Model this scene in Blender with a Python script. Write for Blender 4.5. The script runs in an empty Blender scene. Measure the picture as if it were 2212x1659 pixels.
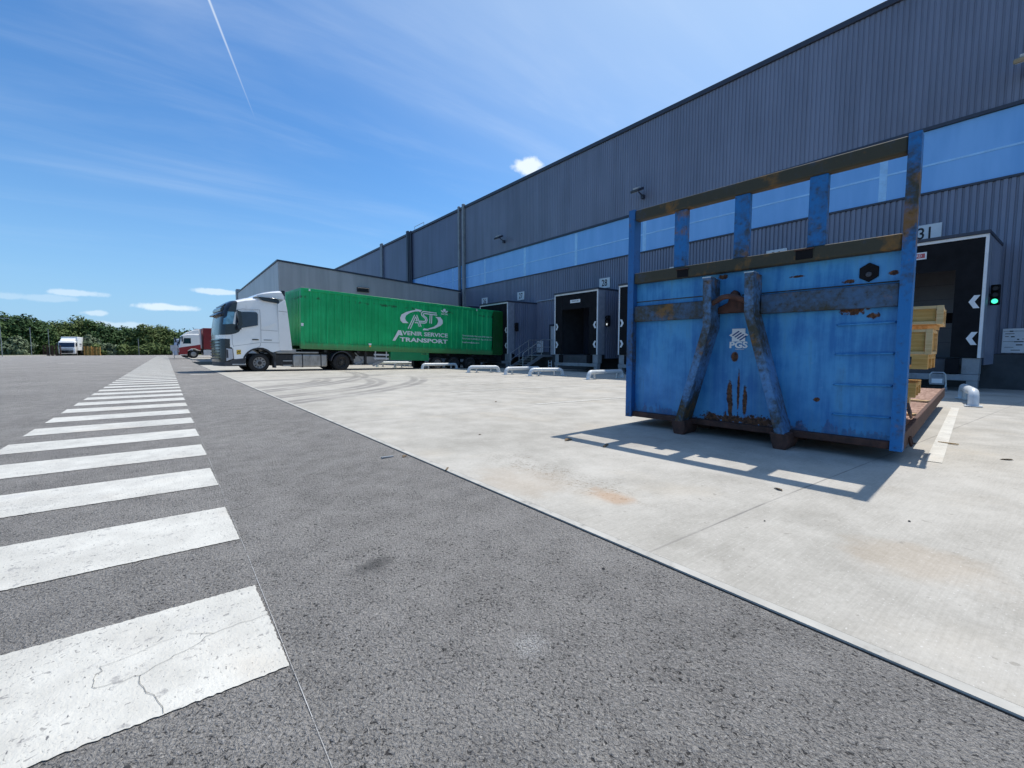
import bpy, bmesh, math, random
from math import radians as R_, sin, cos, pi, sqrt
from mathutils import Vector, Matrix
random.seed(7)
C = bpy.context.scene
COL = C.collection

# ------------------------------------------------------------------ camera, sky, sun, exposure
cam_d = bpy.data.cameras.new("camera"); cam = bpy.data.objects.new("camera", cam_d); COL.objects.link(cam)
cam.location = (0, 0, 1.0)
cam.rotation_euler = (R_(90 - 4.236), 0, R_(-37.506))
cam_d.sensor_width = 36; cam_d.lens = 36 * 972 / 2212.; cam_d.clip_end = 5000; cam_d.clip_start = .02
C.camera = cam

SUN_DIR = Vector((1.54, .15, 2.83)).normalized()
SUN_EL = math.asin(SUN_DIR.z)
SUN_AZ = math.atan2(SUN_DIR.x, SUN_DIR.y)
C.view_settings.view_transform = 'Standard'; C.view_settings.look = 'None'
C.view_settings.exposure = 0.35; C.view_settings.gamma = 1; C.view_settings.use_curve_mapping = False
sl = bpy.data.lights.new("sun", 'SUN'); sl.energy = 3.6; sl.angle = R_(.5); sl.color = (1, .95, .87)
so = bpy.data.objects.new("sun", sl); COL.objects.link(so)
so.rotation_euler = SUN_DIR.to_track_quat('Z', 'Y').to_euler(); so.location = (30, 0, 60)

# ---- tiny node language: S wraps a socket, arithmetic makes Math nodes
class S:
    def __init__(s, nt, sock): s.nt, s.k = nt, sock
    def _m(s, op, *a):
        n = s.nt.nodes.new('ShaderNodeMath'); n.operation = op
        for i, v in enumerate((s,) + a):
            if isinstance(v, S): s.nt.links.new(v.k, n.inputs[i])
            else: n.inputs[i].default_value = v
        return S(s.nt, n.outputs[0])
    def __add__(s, o): return s._m('ADD', o)
    __radd__ = __add__
    def __sub__(s, o): return s._m('SUBTRACT', o)
    def __rsub__(s, o): return (s * -1) + o
    def __mul__(s, o): return s._m('MULTIPLY', o)
    __rmul__ = __mul__
    def __truediv__(s, o): return s._m('DIVIDE', o)
    def abs(s): return s._m('ABSOLUTE')
    def max(s, o): return s._m('MAXIMUM', o)
    def min(s, o): return s._m('MINIMUM', o)
    def pow(s, o): return s._m('POWER', o)
    def sqrt(s): return s._m('SQRT')
    def mod(s, o): return s._m('FLOORED_MODULO', o)
    def step(s, a, b):                      # smoothstep a..b -> 0..1 (a may exceed b)
        n = s.nt.nodes.new('ShaderNodeMapRange'); n.interpolation_type = 'SMOOTHSTEP'
        s.nt.links.new(s.k, n.inputs[0])
        if a < b: vals = (a, b, 0, 1)
        else: vals = (b, a, 1, 0)
        for i, v in enumerate(vals): n.inputs[i + 1].default_value = v
        return S(s.nt, n.outputs[0])

class Mat:
    def __init__(s, name):
        s.m = bpy.data.materials.new(name); s.m.use_nodes = True; s.nt = s.m.node_tree
        s.b = s.nt.nodes['Principled BSDF']
    def coord(s, kind='Object'):
        if kind == 'World':
            n = s.nt.nodes.new('ShaderNodeNewGeometry'); return n.outputs['Position']
        return s.nt.nodes.new('ShaderNodeTexCoord').outputs[kind]
    def xyz(s, vec):
        n = s.nt.nodes.new('ShaderNodeSeparateXYZ'); s.nt.links.new(vec, n.inputs[0])
        return [S(s.nt, o) for o in n.outputs]
    def scaled(s, vec, sc, rot=(0, 0, 0), loc=(0, 0, 0)):
        n = s.nt.nodes.new('ShaderNodeMapping'); s.nt.links.new(vec, n.inputs[0])
        n.inputs['Scale'].default_value = sc; n.inputs['Rotation'].default_value = rot; n.inputs['Location'].default_value = loc
        return n.outputs[0]
    def noise(s, vec, scale, detail=4, rough=.55, dist=0):
        n = s.nt.nodes.new('ShaderNodeTexNoise'); s.nt.links.new(vec, n.inputs['Vector'])
        n.inputs['Scale'].default_value = scale; n.inputs['Detail'].default_value = detail
        n.inputs['Roughness'].default_value = rough; n.inputs['Distortion'].default_value = dist
        return S(s.nt, n.outputs[0])
    def voro(s, vec, scale, feature='F1', out='Distance', rnd=1):
        n = s.nt.nodes.new('ShaderNodeTexVoronoi'); n.feature = feature; s.nt.links.new(vec, n.inputs['Vector'])
        n.inputs['Scale'].default_value = scale; n.inputs['Randomness'].default_value = rnd
        return S(s.nt, n.outputs[out])
    def mix(s, f, a, b):                    # colours: tuples or sockets
        n = s.nt.nodes.new('ShaderNodeMix'); n.data_type = 'RGBA'
        for i, v in ((0, f), (6, a), (7, b)):
            if isinstance(v, S): s.nt.links.new(v.k, n.inputs[i])
            elif isinstance(v, (int, float)): n.inputs[i].default_value = v
            elif isinstance(v, tuple): n.inputs[i].default_value = (v + (1,))[:4]
            else: s.nt.links.new(v, n.inputs[i])
        return n.outputs[2]
    def gray(s, v):
        n = s.nt.nodes.new('ShaderNodeCombineColor')
        for i in range(3): s.nt.links.new(v.k, n.inputs[i])
        return n.outputs[0]
    def color(s, c):
        if isinstance(c, tuple): s.b.inputs['Base Color'].default_value = (c + (1,))[:4]
        else: s.nt.links.new(c, s.b.inputs['Base Color'])
    def rough(s, r):
        if isinstance(r, S): s.nt.links.new(r.k, s.b.inputs['Roughness'])
        else: s.b.inputs['Roughness'].default_value = r
    def bump(s, h, strength=.3, dist=.01):
        n = s.nt.nodes.new('ShaderNodeBump'); n.inputs['Strength'].default_value = strength; n.inputs['Distance'].default_value = dist
        s.nt.links.new(h.k, n.inputs['Height']); s.nt.links.new(n.outputs[0], s.b.inputs['Normal'])
    def spec(s, v): s.b.inputs['Specular IOR Level'].default_value = v

def simple(name, c, rough=.5, metal=0, var=.12, vs=3., spec=.5, coat=0, dirt=0, dirtc=(.08, .07, .055), bump=0, bs=30):
    """painted / bare surface with uneven tone and optional grime"""
    m = Mat(name); v = m.coord('World')
    n = m.noise(v, vs, 5); n2 = m.noise(v, vs * 6, 4)
    lo = tuple(x * (1 - var) for x in c); hi = tuple(min(1, x * (1 + var)) for x in c)
    col = m.mix((n * .7 + n2 * .3).step(.3, .7), lo, hi)
    if dirt:
        d = (m.noise(m.scaled(v, (1, 1, .25)), vs * 2.5, 6, .65) + n2 * .3).step(.75 - dirt * .4, .98 - dirt * .3)
        col = m.mix(d * min(1., dirt + .3), col, dirtc)
    m.color(col); m.rough((n2 * .2 + (rough - .1)).max(.03)); m.b.inputs['Metallic'].default_value = metal; m.spec(spec)
    if coat: m.b.inputs['Coat Weight'].default_value = coat; m.b.inputs['Coat Roughness'].default_value = .08
    if bump: m.bump(m.noise(v, bs, 4), bump, .01)
    return m.m

# ---- world: Nishita sky, high thin cirrus, a contrail and a few low cumulus
W = bpy.data.worlds.new("World"); C.world = W; W.use_nodes = True
wm = Mat.__new__(Mat); wm.nt = W.node_tree; wn = wm.nt
bg = wn.nodes['Background']
sky = wn.nodes.new('ShaderNodeTexSky'); sky.sky_type = 'NISHITA'; sky.sun_disc = False
sky.sun_elevation = SUN_EL; sky.sun_rotation = SUN_AZ; sky.air_density = 1.25; sky.dust_density = .6; sky.ozone_density = 2.5; sky.altitude = 100
dv = wn.nodes.new('ShaderNodeTexCoord').outputs['Generated']
dx, dy, dz = wm.xyz(dv)
up = dz.max(.02)
comb = wn.nodes.new('ShaderNodeCombineXYZ')
wn.links.new((dx / (up + .12)).k, comb.inputs[0]); wn.links.new((dy / (up + .12)).k, comb.inputs[1])
flat = comb.outputs[0]
cir = wm.noise(wm.scaled(flat, (.55, 2.3, 1), (0, 0, R_(24))), 1.25, 7, .58, .35)
cir2 = wm.noise(flat, .7, 3, .5)
cirrus = (cir * .75 + cir2 * .35).step(.48, .88) * .26 * dz.step(.05, .42)
def dir_of(px, py):                          # viewing direction of a point seen in the photograph (2212 wide)
    f = 972.; q = Vector(((px - 1106) / f, -(py - 829.5) / f, -1)); q.rotate(cam.rotation_euler); return q.normalized()
def dotd(v): return dx * v.x + dy * v.y + dz * v.z
wob = wm.noise(dv, 26, 5, .6) - .5
def puff(px, py, rx, ry, amount, sharp=.6):
    c = dir_of(px, py); r = Vector((0, 0, 1)).cross(c).normalized(); u = c.cross(r).normalized()
    a = dotd(r) / (rx / 972.); b = dotd(u) / (ry / 972.)
    d = (a * a + b * b).sqrt() + wob * 2.1
    return d.step(1.25, 1.25 - sharp) * dotd(c).step(.6, .7) * amount
clouds = cirrus
for p in ((1143, 359, 25, 16, .8), (362, 664, 40, 6, .6), (480, 631, 46, 5, .5), (160, 633, 32, 5, .4), (90, 643, 46, 6, .2),
          (20, 640, 28, 4, .2), (200, 676, 18, 5, .4), (255, 702, 40, 6, .35), (690, 690, 60, 8, .5)):
    clouds = clouds.max(puff(*p))
ca, cb = dir_of(449, -6), dir_of(572, 310)
cn = ca.cross(cb).normalized(); mid = (ca + cb).normalized(); al = (cb - ca).normalized(); half = (cb - ca).length / 2
tt = dotd(al) / half                                        # -1 .. 1 along the trail
wid = (1.1 - tt) * .0009 + .0006
trail = (dotd(cn) + wob * .0006).abs()
clouds = clouds.max((1 - (trail / wid).min(1)).pow(.7) * tt.step(1.02, -1.2) * dotd(mid).step(.5, .6) * .62)
skyc = wn.nodes.new('ShaderNodeMix'); skyc.data_type = 'RGBA'
tint = wn.nodes.new('ShaderNodeMix'); tint.data_type = 'RGBA'; tint.blend_type = 'MULTIPLY'; tint.inputs[0].default_value = 1
wn.links.new(sky.outputs[0], tint.inputs[6]); tint.inputs[7].default_value = (.6, 1.02, 1.42, 1)
low = (1 - dz.abs() / .42).max(0).pow(2.2) * .85                # pale band of air above the horizon
glare = dotd(SUN_DIR).step(.5, 1.0) * .55                    # bright air around the sun, beyond the roof
hz = wm.mix(glare, wm.mix(low, tint.outputs[2], (3.6, 5.8, 8.9)), (6.8, 8.2, 9.3))
wn.links.new(clouds.k, skyc.inputs[0]); wn.links.new(hz, skyc.inputs[6]); skyc.inputs[7].default_value = (9.5, 10.2, 10.6, 1)
wn.links.new(skyc.outputs[2], bg.inputs[0]); bg.inputs[1].default_value = .085

# ------------------------------------------------------------------ mesh helpers
class MB:
    def __init__(s): s.v, s.f = [], []
    def add(s, vs, fs):
        o = len(s.v); s.v += [tuple(v) for v in vs]; s.f += [tuple(i + o for i in f) for f in fs]; return s
    def box(s, x0, x1, y0, y1, z0, z1):
        return s.add([(x, y, z) for x in (x0, x1) for y in (y0, y1) for z in (z0, z1)],
                     [(0, 1, 3, 2), (4, 6, 7, 5), (0, 4, 5, 1), (2, 3, 7, 6), (0, 2, 6, 4), (1, 5, 7, 3)])
    def obox(s, c, size, rot=(0, 0, 0)):
        from mathutils import Euler
        m = Euler(rot).to_matrix(); h = Vector(size) / 2
        vs = [Vector(c) + m @ Vector((a * h.x, b * h.y, d * h.z)) for a in (-1, 1) for b in (-1, 1) for d in (-1, 1)]
        return s.add(vs, [(0, 1, 3, 2), (4, 6, 7, 5), (0, 4, 5, 1), (2, 3, 7, 6), (0, 2, 6, 4), (1, 5, 7, 3)])
    def prism(s, poly, axis, a, b):
        """2-d polygon extruded a..b; axis 'y': poly is (x,z), 'x': poly is (y,z), 'z': poly is (x,y)"""
        def P(p, t): return {'y': (p[0], t, p[1]), 'x': (t, p[0], p[1]), 'z': (p[0], p[1], t)}[axis]
        n = len(poly)
        return s.add([P(p, a) for p in poly] + [P(p, b) for p in poly],
                     [tuple(range(n)), tuple(range(2 * n - 1, n - 1, -1))] + [(i, i + n, (i + 1) % n + n, (i + 1) % n) for i in range(n)])
    def tube(s, pts, r, seg=10, caps=True):
        pts = [Vector(p) for p in pts]; rs = r if isinstance(r, (list, tuple)) else [r] * len(pts); o = len(s.v); ref = None
        for i, p in enumerate(pts):
            t = ((pts[min(i + 1, len(pts) - 1)] - p).normalized() + (p - pts[max(i - 1, 0)]).normalized()).normalized()
            if ref is None: ref = Vector((0, 0, 1)) if abs(t.z) < .9 else Vector((1, 0, 0))
            a = t.cross(ref).normalized(); b = a.cross(t).normalized(); ref = b
            s.v += [tuple(p + (a * cos(2 * pi * k / seg) + b * sin(2 * pi * k / seg)) * rs[i]) for k in range(seg)]
        for i in range(len(pts) - 1):
            for k in range(seg):
                s.f.append((o + i * seg + k, o + i * seg + (k + 1) % seg, o + (i + 1) * seg + (k + 1) % seg, o + (i + 1) * seg + k))
        if caps:
            s.f.append(tuple(o + k for k in range(seg - 1, -1, -1))); s.f.append(tuple(o + (len(pts) - 1) * seg + k for k in range(seg)))
        return s
    def lathe(s, prof, c, axis='y', seg=28, closed=False):
        """prof: (radius, offset along axis)"""
        o = len(s.v); n = len(prof)
        for k in range(seg):
            a = 2 * pi * k / seg
            for r, t in prof:
                p = {'y': (r * cos(a), t, r * sin(a)), 'x': (t, r * cos(a), r * sin(a)), 'z': (r * cos(a), r * sin(a), t)}[axis]
                s.v.append((p[0] + c[0], p[1] + c[1], p[2] + c[2]))
        for k in range(seg):
            k2 = (k + 1) % seg
            for i in range(n if closed else n - 1):
                j = (i + 1) % n
                s.f.append((o + k * n + i, o + k * n + j, o + k2 * n + j, o + k2 * n + i))
        return s
    def quad(s, *p): return s.add(p, [tuple(range(len(p)))])
    def ribbon(s, pts, w, y, t=.004):
        """flat stroke in the x-z plane at depth y, thickness t towards -y"""
        P = [Vector((a, b)) for a, b in pts]; L, Rr = [], []
        for i, p in enumerate(P):
            d1 = (P[min(i + 1, len(P) - 1)] - p); d0 = (p - P[max(i - 1, 0)])
            t0 = (d0.normalized() + d1.normalized()); t0 = t0.normalized() if t0.length > 1e-6 else Vector((1, 0))
            nn = Vector((-t0.y, t0.x)); k = w / 2 / max(.5, abs(nn.dot(Vector((-d1.y, d1.x)).normalized())) if d1.length > 0 else 1)
            L.append(p + nn * k); Rr.append(p - nn * k)
        for i in range(len(P) - 1):
            s.prism([tuple(L[i]), tuple(L[i + 1]), tuple(Rr[i + 1]), tuple(Rr[i])], 'y', y - t, y)
        return s
    def build(s, name, mat, parent=None, bevel=0, smooth=False, seg=2, loc=None):
        me = bpy.data.meshes.new(name); me.from_pydata(s.v, [], s.f)
        bm = bmesh.new(); bm.from_mesh(me); bmesh.ops.recalc_face_normals(bm, faces=bm.faces); bm.to_mesh(me); bm.free()
        o = bpy.data.objects.new(name, me); COL.objects.link(o)
        if mat: me.materials.append(mat)
        if parent: o.parent = parent
        if loc: o.location = loc
        if bevel:
            b = o.modifiers.new('bevel', 'BEVEL'); b.width = bevel; b.segments = seg; b.limit_method = 'ANGLE'; b.angle_limit = R_(38)
        if smooth or bevel:
            for p in me.polygons: p.use_smooth = True
            try: me.set_sharp_from_angle(angle=R_(35))
            except Exception: pass
        return o

def tag(o, label=None, cat=None, group=None, kind=None):
    if label: o['label'] = label
    if cat: o['category'] = cat
    if group: o['group'] = group
    if kind: o['kind'] = kind
    return o
def thing(name, label, cat, loc=(0, 0, 0), rz=0, group=None, rx=0, ry=0):
    o = bpy.data.objects.new(name, None); COL.objects.link(o); o.empty_display_size = .2
    o.location = loc; o.rotation_euler = (rx, ry, rz); return tag(o, label, cat, group)
def struct(name, mb, mat, **k): return tag(mb.build(name, mat, **k), kind='structure')
def dup(root, loc, rz=None, label=None, group=None):
    r = root.copy(); COL.objects.link(r); r.location = loc
    if rz is not None: r.rotation_euler = (root.rotation_euler.x, root.rotation_euler.y, rz)
    if label: r['label'] = label
    if group: r['group'] = group
    for ch in list(root.children):
        c = ch.copy(); COL.objects.link(c); c.parent = r
        for g_ in list(ch.children):
            d = g_.copy(); COL.objects.link(d); d.parent = c
    return r
def text(s, size, mat, parent, name='lettering', loc=(0, 0, 0), rot=(pi / 2, 0, 0), sx=1., bold=.0, thick=.002, align='CENTER', shear=0):
    cu = bpy.data.curves.new(name, 'FONT'); cu.body = s; cu.size = size; cu.align_x = align; cu.align_y = 'CENTER'
    cu.extrude = thick; cu.offset = bold; cu.shear = shear; cu.resolution_u = 3
    t = bpy.data.objects.new(name, cu); COL.objects.link(t)
    dg = bpy.context.evaluated_depsgraph_get(); me = bpy.data.meshes.new_from_object(t.evaluated_get(dg))
    bpy.data.objects.remove(t); bpy.data.curves.remove(cu)
    me.name = name; me.materials.clear(); me.materials.append(mat)
    o = bpy.data.objects.new(name, me); COL.objects.link(o); o.parent = parent
    o.location = loc; o.rotation_euler = rot; o.scale = (sx, 1, 1)
    return o
def gz(x): return 0. if x < 3 else -(x - 3) * .0145           # the yard falls gently towards the docks

# ------------------------------------------------------------------ materials
def make_asphalt():
    m = Mat('asphalt'); v = m.coord('World')
    x, y, z = m.xyz(v)
    fine = m.noise(v, 150, 4, .7); big = m.noise(v, .5, 4, .55); mid = m.noise(v, 4.5, 5, .6); patch = m.noise(v, 8, 4, .6)
    g1 = m.noise(v, 74, 4, .6, .9); g2 = m.noise(m.scaled(v, (1, 1, 1), (0, 0, .6), (3, 7, 0)), 108, 3, .6, .6)
    pit_shade = (g1 + (patch - .5) * .1 + (mid - .5) * .1).step(.43, .355)  # shade lying in the pits is painted as near-black flecks
    pit_shade2 = (g2 + (patch - .5) * .15).step(.39, .33) * .7
    tone = big * .3 + mid * .3 + g2 * .3 + fine * .2
    c = m.mix(tone.step(.4, .68), (.195, .184, .171), (.345, .326, .302))
    c = m.mix(g2.step(.585, .68) * .6, c, (.44, .42, .395)); c = m.mix(m.noise(v, 130, 2, .5).step(.6, .68) * .6, c, (.52, .5, .47)); c = m.mix(m.noise(v, 105, 3, .6, .5).step(.42, .34) * .55, c, (.06, .056, .053))
    c = m.mix(pit_shade.max(pit_shade2) * .92, c, (.02, .0185, .018)); g3 = m.noise(m.scaled(v, (1, 1, 1), (0, 0, 1.1), (9, 2, 0)), 48, 3, .55, 1.2)
    c = m.mix(((g3 - .5).abs().step(.012, .003)) * m.noise(v, 20, 2, .5).step(.48, .6) * .7, c, (.03, .028, .026)); c = m.mix(g3.step(.62, .7) * .35, c, (.42, .405, .38))
    wear = m.noise(m.scaled(v, (3.2, .35, 1)), .8, 4, .5).step(.45, .75)
    c = m.mix(wear * .2, c, (.24, .23, .222))
    # tyre-darkened lane far down the yard, and the dusty strip beside the concrete
    dust = (x - 1.15).step(-.1, .75) * m.noise(v, 2.2, 5, .6).step(.42, .7)
    c = m.mix(dust * .35, c, (.34, .32, .3))
    spill = ((x - .93) * (x - .93) * 60 + (y - 1.13) * (y - 1.13) * 60).sqrt() + (mid - .5) * 1.6
    c = m.mix(spill.step(.75, .1) * fine.step(.42, .6) * .8, c, (.55, .54, .52))
    soot = ((x - .72) * (x - .72) * 30 + (y - 2.02) * (y - 2.02) * 110).sqrt() + (mid - .5) * 2.
    c = m.mix(soot.step(.9, .1) * .65, c, (.03, .03, .03))
    m.color(c); m.rough(.86); m.spec(.35)
    h = g1 * 1.1 + g2 * .7 + g3 * .8 + fine * .25
    m.bump(h, .9, .022)
    return m.m
def make_concrete():
    m = Mat('concrete'); v = m.coord('World'); x, y, z = m.xyz(v)
    big = m.noise(v, .33, 5, .6); mid = m.noise(v, 2.6, 6, .62); fine = m.noise(v, 55, 5, .7); br = m.noise(m.scaled(v, (3, 60, 1)), 1.6, 3, .6)
    pat = m.noise(v, .9, 6, .7, .6)
    tone = big * .25 + mid * .28 + pat * .3 + fine * .22 + br * .14
    c = m.mix(tone.step(.42, .74), (.30, .281, .243), (.5, .474, .422))
    warm = m.noise(v, .8, 4, .6).step(.52, .74)
    c = m.mix(warm * .3, c, (.5, .43, .33))
    def blot(cx_, cy_, rx, ry, s=1.):
        a = (x - cx_) / rx; b = (y - cy_) / ry
        return ((a * a + b * b).sqrt() + (mid - .5) * 2.2 * s).step(1.1, .25)
    grit = (m.noise(v, 42, 5, .75)).step(.52, .62)
    for b in ((2.45, 2.35, .32, .8), (2.45, 3.1, .3, .5)): c = m.mix(blot(*b) * grit * .75, c, (.2, .17, .13))
    c = m.mix(blot(2.35, 1.95, .16, .2) * .5, c, (.42, .24, .12))
    c = m.mix(blot(2.1, 2.6, .4, .6) * .3, c, (.47, .37, .27))
    c = m.mix(blot(2.75, .45, .3, .35) * .16, c, (.5, .33, .17))
    c = m.mix(blot(4.2, 3.2, .5, .7) * .35, c, (.3, .28, .26))
    c = m.mix(m.noise(v, 17, 3, .5).step(.68, .73) * .5, c, (.22, .2, .17))
    c = m.mix(m.noise(v, 80, 2, .5).step(.67, .73) * .5, c, (.68, .66, .62))
    # tyre sweeps of trucks turning into the bays
    tyre = None
    for cx_, cy_, r in ((-5.19, 21.51, 13.88), (-5.19, 21.51, 14.22), (-0.8, 16.84, 6.56), (-0.8, 16.84, 6.9), (-6.4, 23.1, 13.4), (-6.4, 23.1, 13.74), (1.67, 24.84, 7.94), (1.67, 24.84, 8.28), (0.47, 17.21, 3.71), (0.47, 17.21, 4.05)):
        d = (((x - cx_) * (x - cx_) + (y - cy_) * (y - cy_)).sqrt() - r).abs() + (mid - .5) * .1
        k = d.step(.2, .07) * (x - cx_ - .3 * y).step(60, 0) * ((y - cy_) * 1.).step(1.5, -1.5) ; tyre = k if tyre is None else tyre.max(k)
    c = m.mix(tyre * (m.noise(m.scaled(v, (1, .4, 1)), .8, 3).step(.34, .6) * .5 + .5) * (x - 6.8).step(2.0, 0) * .62, c, (.15, .14, .135))
    jy = ((y - 1.27 + 2.47).mod(4.94) - 2.47 + (x - 3) * .02).abs(); jx = ((x - 7.2 + 2.7).mod(5.4) - 2.7).abs()
    c = m.mix((jy.min(jx) + (mid - .5) * .008).step(.009, .003) * (pat.step(.35, .6) * .5 + .25), c, (.16, .15, .14))
    m.color(c); m.rough(.82); m.spec(.3); m.bump(fine * .6 + br * .5 + mid * .4, .35, .01)
    return m.m
def make_paint():
    m = Mat('road_paint'); v = m.coord('World'); x, y, z = m.xyz(v)
    f = m.noise(v, 70, 5, .7); mid = m.noise(v, 5, 5, .6); big = m.noise(v, 1.1, 4, .6); st = m.noise(m.scaled(v, (3, 1, 1)), 33, 4, .6)
    c = m.mix((big * .5 + mid * .5).step(.35, .68), (.5, .482, .432), (.66, .642, .58))
    g1 = m.noise(v, 62, 3, .55, .9)
    c = m.mix((g1 + (big - .5) * .3).step(.37, .31) * .75, c, (.2, .19, .18))
    c = m.mix(st.step(.645, .70), c, (.16, .155, .15))
    c = m.mix(m.noise(v, .9, 3).step(.55, .75) * .35, c, (.66, .55, .42))
    c = m.mix(m.noise(m.scaled(v, (1, 2.5, 1), (0, 0, .7)), 1.7, 5, .6).step(.6, .75) * .35, c, (.38, .38, .4))
    far = y.step(5, 22)
    c = m.mix(m.noise(v, 14, 4, .7).step(.6, .68) * .5 * (1 - far), c, (.2, .19, .19))
    m.color(c); m.rough(.6); m.spec(.4); m.bump(f * .5 + st * .4 + g1, .5, .008)
    return m.m
def make_grass():
    m = Mat('grass'); v = m.coord('World'); n = m.noise(v, .5, 6, .7); n2 = m.noise(v, 9, 4)
    c = m.mix(n.step(.35, .65), (.05, .075, .022), (.16, .17, .07)); c = m.mix(n2.step(.5, .7) * .5, c, (.24, .22, .11))
    m.color(c); m.rough(.95); m.spec(.1); m.bump(n2, .5, .05); return m.m
def make_leaf(name, a, b):
    m = Mat(name); v = m.coord('World'); n = m.noise(v, .45, 4, .6); n2 = m.noise(v, 5, 3)
    m.color(m.mix((n * .6 + n2 * .5).step(.38, .68), a, b)); m.rough(.7); m.spec(.25)
    m.b.inputs['Transmission Weight'].default_value = 0
    return m.m
def make_blue_paint():
    """old blue paint on the skip container: chips, grime, rust rising from the lower edge"""
    m = Mat('worn_blue_paint'); v = m.coord('Object'); x, y, z = m.xyz(v)
    big = m.noise(v, 2.2, 5, .6); fine = m.noise(v, 28, 5, .65); runs = m.noise(m.scaled(v, (6, 6, .5)), 2.4, 5, .6)
    c = m.mix((big * .6 + runs * .5).step(.38, .7), (.018, .16, .42), (.075, .34, .63))
    c = m.mix(m.noise(v, 1.1, 3).step(.5, .75) * .3, c, (.13, .33, .7))
    grime = (runs * .6 + big * .5).step(.56, .78)
    c = m.mix(m.noise(v, 3.5, 6, .7, .4).step(.5, .72) * .4, c, (.03, .16, .4))
    low_ = (z + (runs - .5) * .7).step(1.1, .2)
    c = m.mix((grime * .42).max(low_ * runs.step(.45, .7) * .3), c, (.028, .045, .075))
    scr = m.noise(m.scaled(v, (1, 3, 22), (.5, 0, 0)), 3, 3, .6).step(.68, .72)
    c = m.mix(scr * m.noise(v, 2, 2).step(.5, .6) * .5, c, (.2, .34, .52))
    rust = (z + (fine - .5) * .16 + (runs - .5) * .5 + (big - .5) * .3).step(.235, .2) * y.abs().step(1.35, .1).max(.35)
    def el(cy_, cz_, ry, rz, k=.55):
        a = (y - cy_) / ry; b = (z - cz_) / rz
        return ((a * a + b * b).sqrt() + (fine - .5) * k * 2).step(1.05, .75)
    for e in ((.10, .50, .035, .16), (.085, .34, .03, .16), (.0, .53, .016, .26), (-.075, .42, .028, .19), (.055, .93, .045, .065, .2),
              (-.97, 1.47, .2, .05, 1.4), (-1.05, 1.4, .12, .06, 1.2), (-.55, 1.77, .07, .012, 1.), (-1.0, 1.67, .05, .02, 1.2), (-1.33, 1.71, .04, .025),
              (.3, .2, .12, .06, 1.5), (-.2, .2, .2, .07, 1.6), (.05, .2, .2, .05, 1.6), (-1.2, 1.33, .05, .03, 1.2), (-.78, .5, .035, .025), (.22, 1.86, .06, .03, 1.)):
        rust = rust.max(el(*e))
    chips = (m.noise(v, 16, 5, .7)).step(.71, .74)
    c = m.mix(chips * .8, c, (.03, .035, .06))
    rc = m.mix(fine.step(.35, .65), (.035, .018, .015), (.17, .075, .035))
    c = m.mix(rust, c, rc)
    m.color(c); m.rough((rust * .35 + fine * .15 + .42)); m.spec(.4); m.bump(big * .5 + rust * .3 + fine * .15, .35, .015)
    return m.m
def make_dirty_frame(name, blue, k):
    m = Mat(name); v = m.coord('Object'); x, y, z = m.xyz(v)
    big = m.noise(v, 1.7, 4, .6); fine = m.noise(v, 22, 5, .65)
    c = m.mix((big * .7 + fine * .35).step(.42 - .25 * k, .66 - .2 * k), blue, (.052, .05, .034))
    c = m.mix(m.noise(v, 1.9, 5, .7).step(.54, .66) * .85, c, (.2, .105, .03))
    c = m.mix(fine.step(.6, .72) * .5, c, (.028, .022, .018))
    m.color(c); m.rough(.7); m.spec(.3); m.bump(fine + big, .3, .01); return m.m
def make_wood(name, a, b, sc=(1, 12, 12)):
    m = Mat(name); v = m.coord('Object'); n = m.noise(m.scaled(v, sc), 2.2, 6, .65); n2 = m.noise(v, 6, 4)
    c = m.mix(n.step(.32, .68), a, b); c = m.mix(n2.step(.6, .78) * .4, c, tuple(t * .5 for t in a))
    m.color(c); m.rough(.75); m.spec(.25); m.bump(n, .3, .006); return m.m
def make_container_green():
    m = Mat('green_container_paint'); v = m.coord('Object'); x, y, z = m.xyz(v)
    big = m.noise(v, .7, 5, .6); fine = m.noise(v, 14, 5, .65); runs = m.noise(m.scaled(v, (5, 5, .4)), 2, 5, .6)
    c = m.mix((big * .6 + runs * .4).step(.35, .68), (.004, .33, .1), (.012, .5, .165))
    d = (z + (runs - .5) * .5 + (fine - .5) * .2).step(.42, .12)
    c = m.mix(d * .55, c, (.16, .15, .06))
    d2 = ((z - 2.62).abs() + (fine - .5) * .22).step(.1, .02) * m.noise(v, 1.3, 4, .7).step(.5, .62)
    c = m.mix(d2 * .8, c, (.035, .03, .015))
    c = m.mix(m.noise(v, 9, 5, .7).step(.7, .75) * .6, c, (.05, .05, .025))
    m.color(c); m.rough((fine * .25 + .28)); m.spec(.5); m.bump(fine * .4 + big, .15, .02); return m.m
def make_wall(name, c, rough=.5):
    m = Mat(name); v = m.coord('World'); n = m.noise(m.scaled(v, (1, 1, .12)), 1.2, 5, .6); n2 = m.noise(v, .25, 3, .5)
    n3 = m.noise(m.scaled(v, (1, 1, .04)), 3.2, 4, .6)
    col = m.mix((n * .4 + n2 * .45 + n3 * .3).step(.38, .76), tuple(t * .8 for t in c), tuple(t * 1.16 for t in c))
    m.color(col); m.rough(rough); m.b.inputs['Metallic'].default_value = .0; m.spec(.5); return m.m
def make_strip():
    m = Mat('sky_tinted_glazing'); v = m.coord('World'); x, y, z = m.xyz(v)
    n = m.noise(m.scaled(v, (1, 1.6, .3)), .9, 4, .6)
    c = m.mix(n.step(.3, .7), (.17, .41, .78), (.22, .48, .86))  # mirrored sky is put into the blue base colour
    m.color(c); m.rough(.22); m.spec(.55); return m.m

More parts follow.
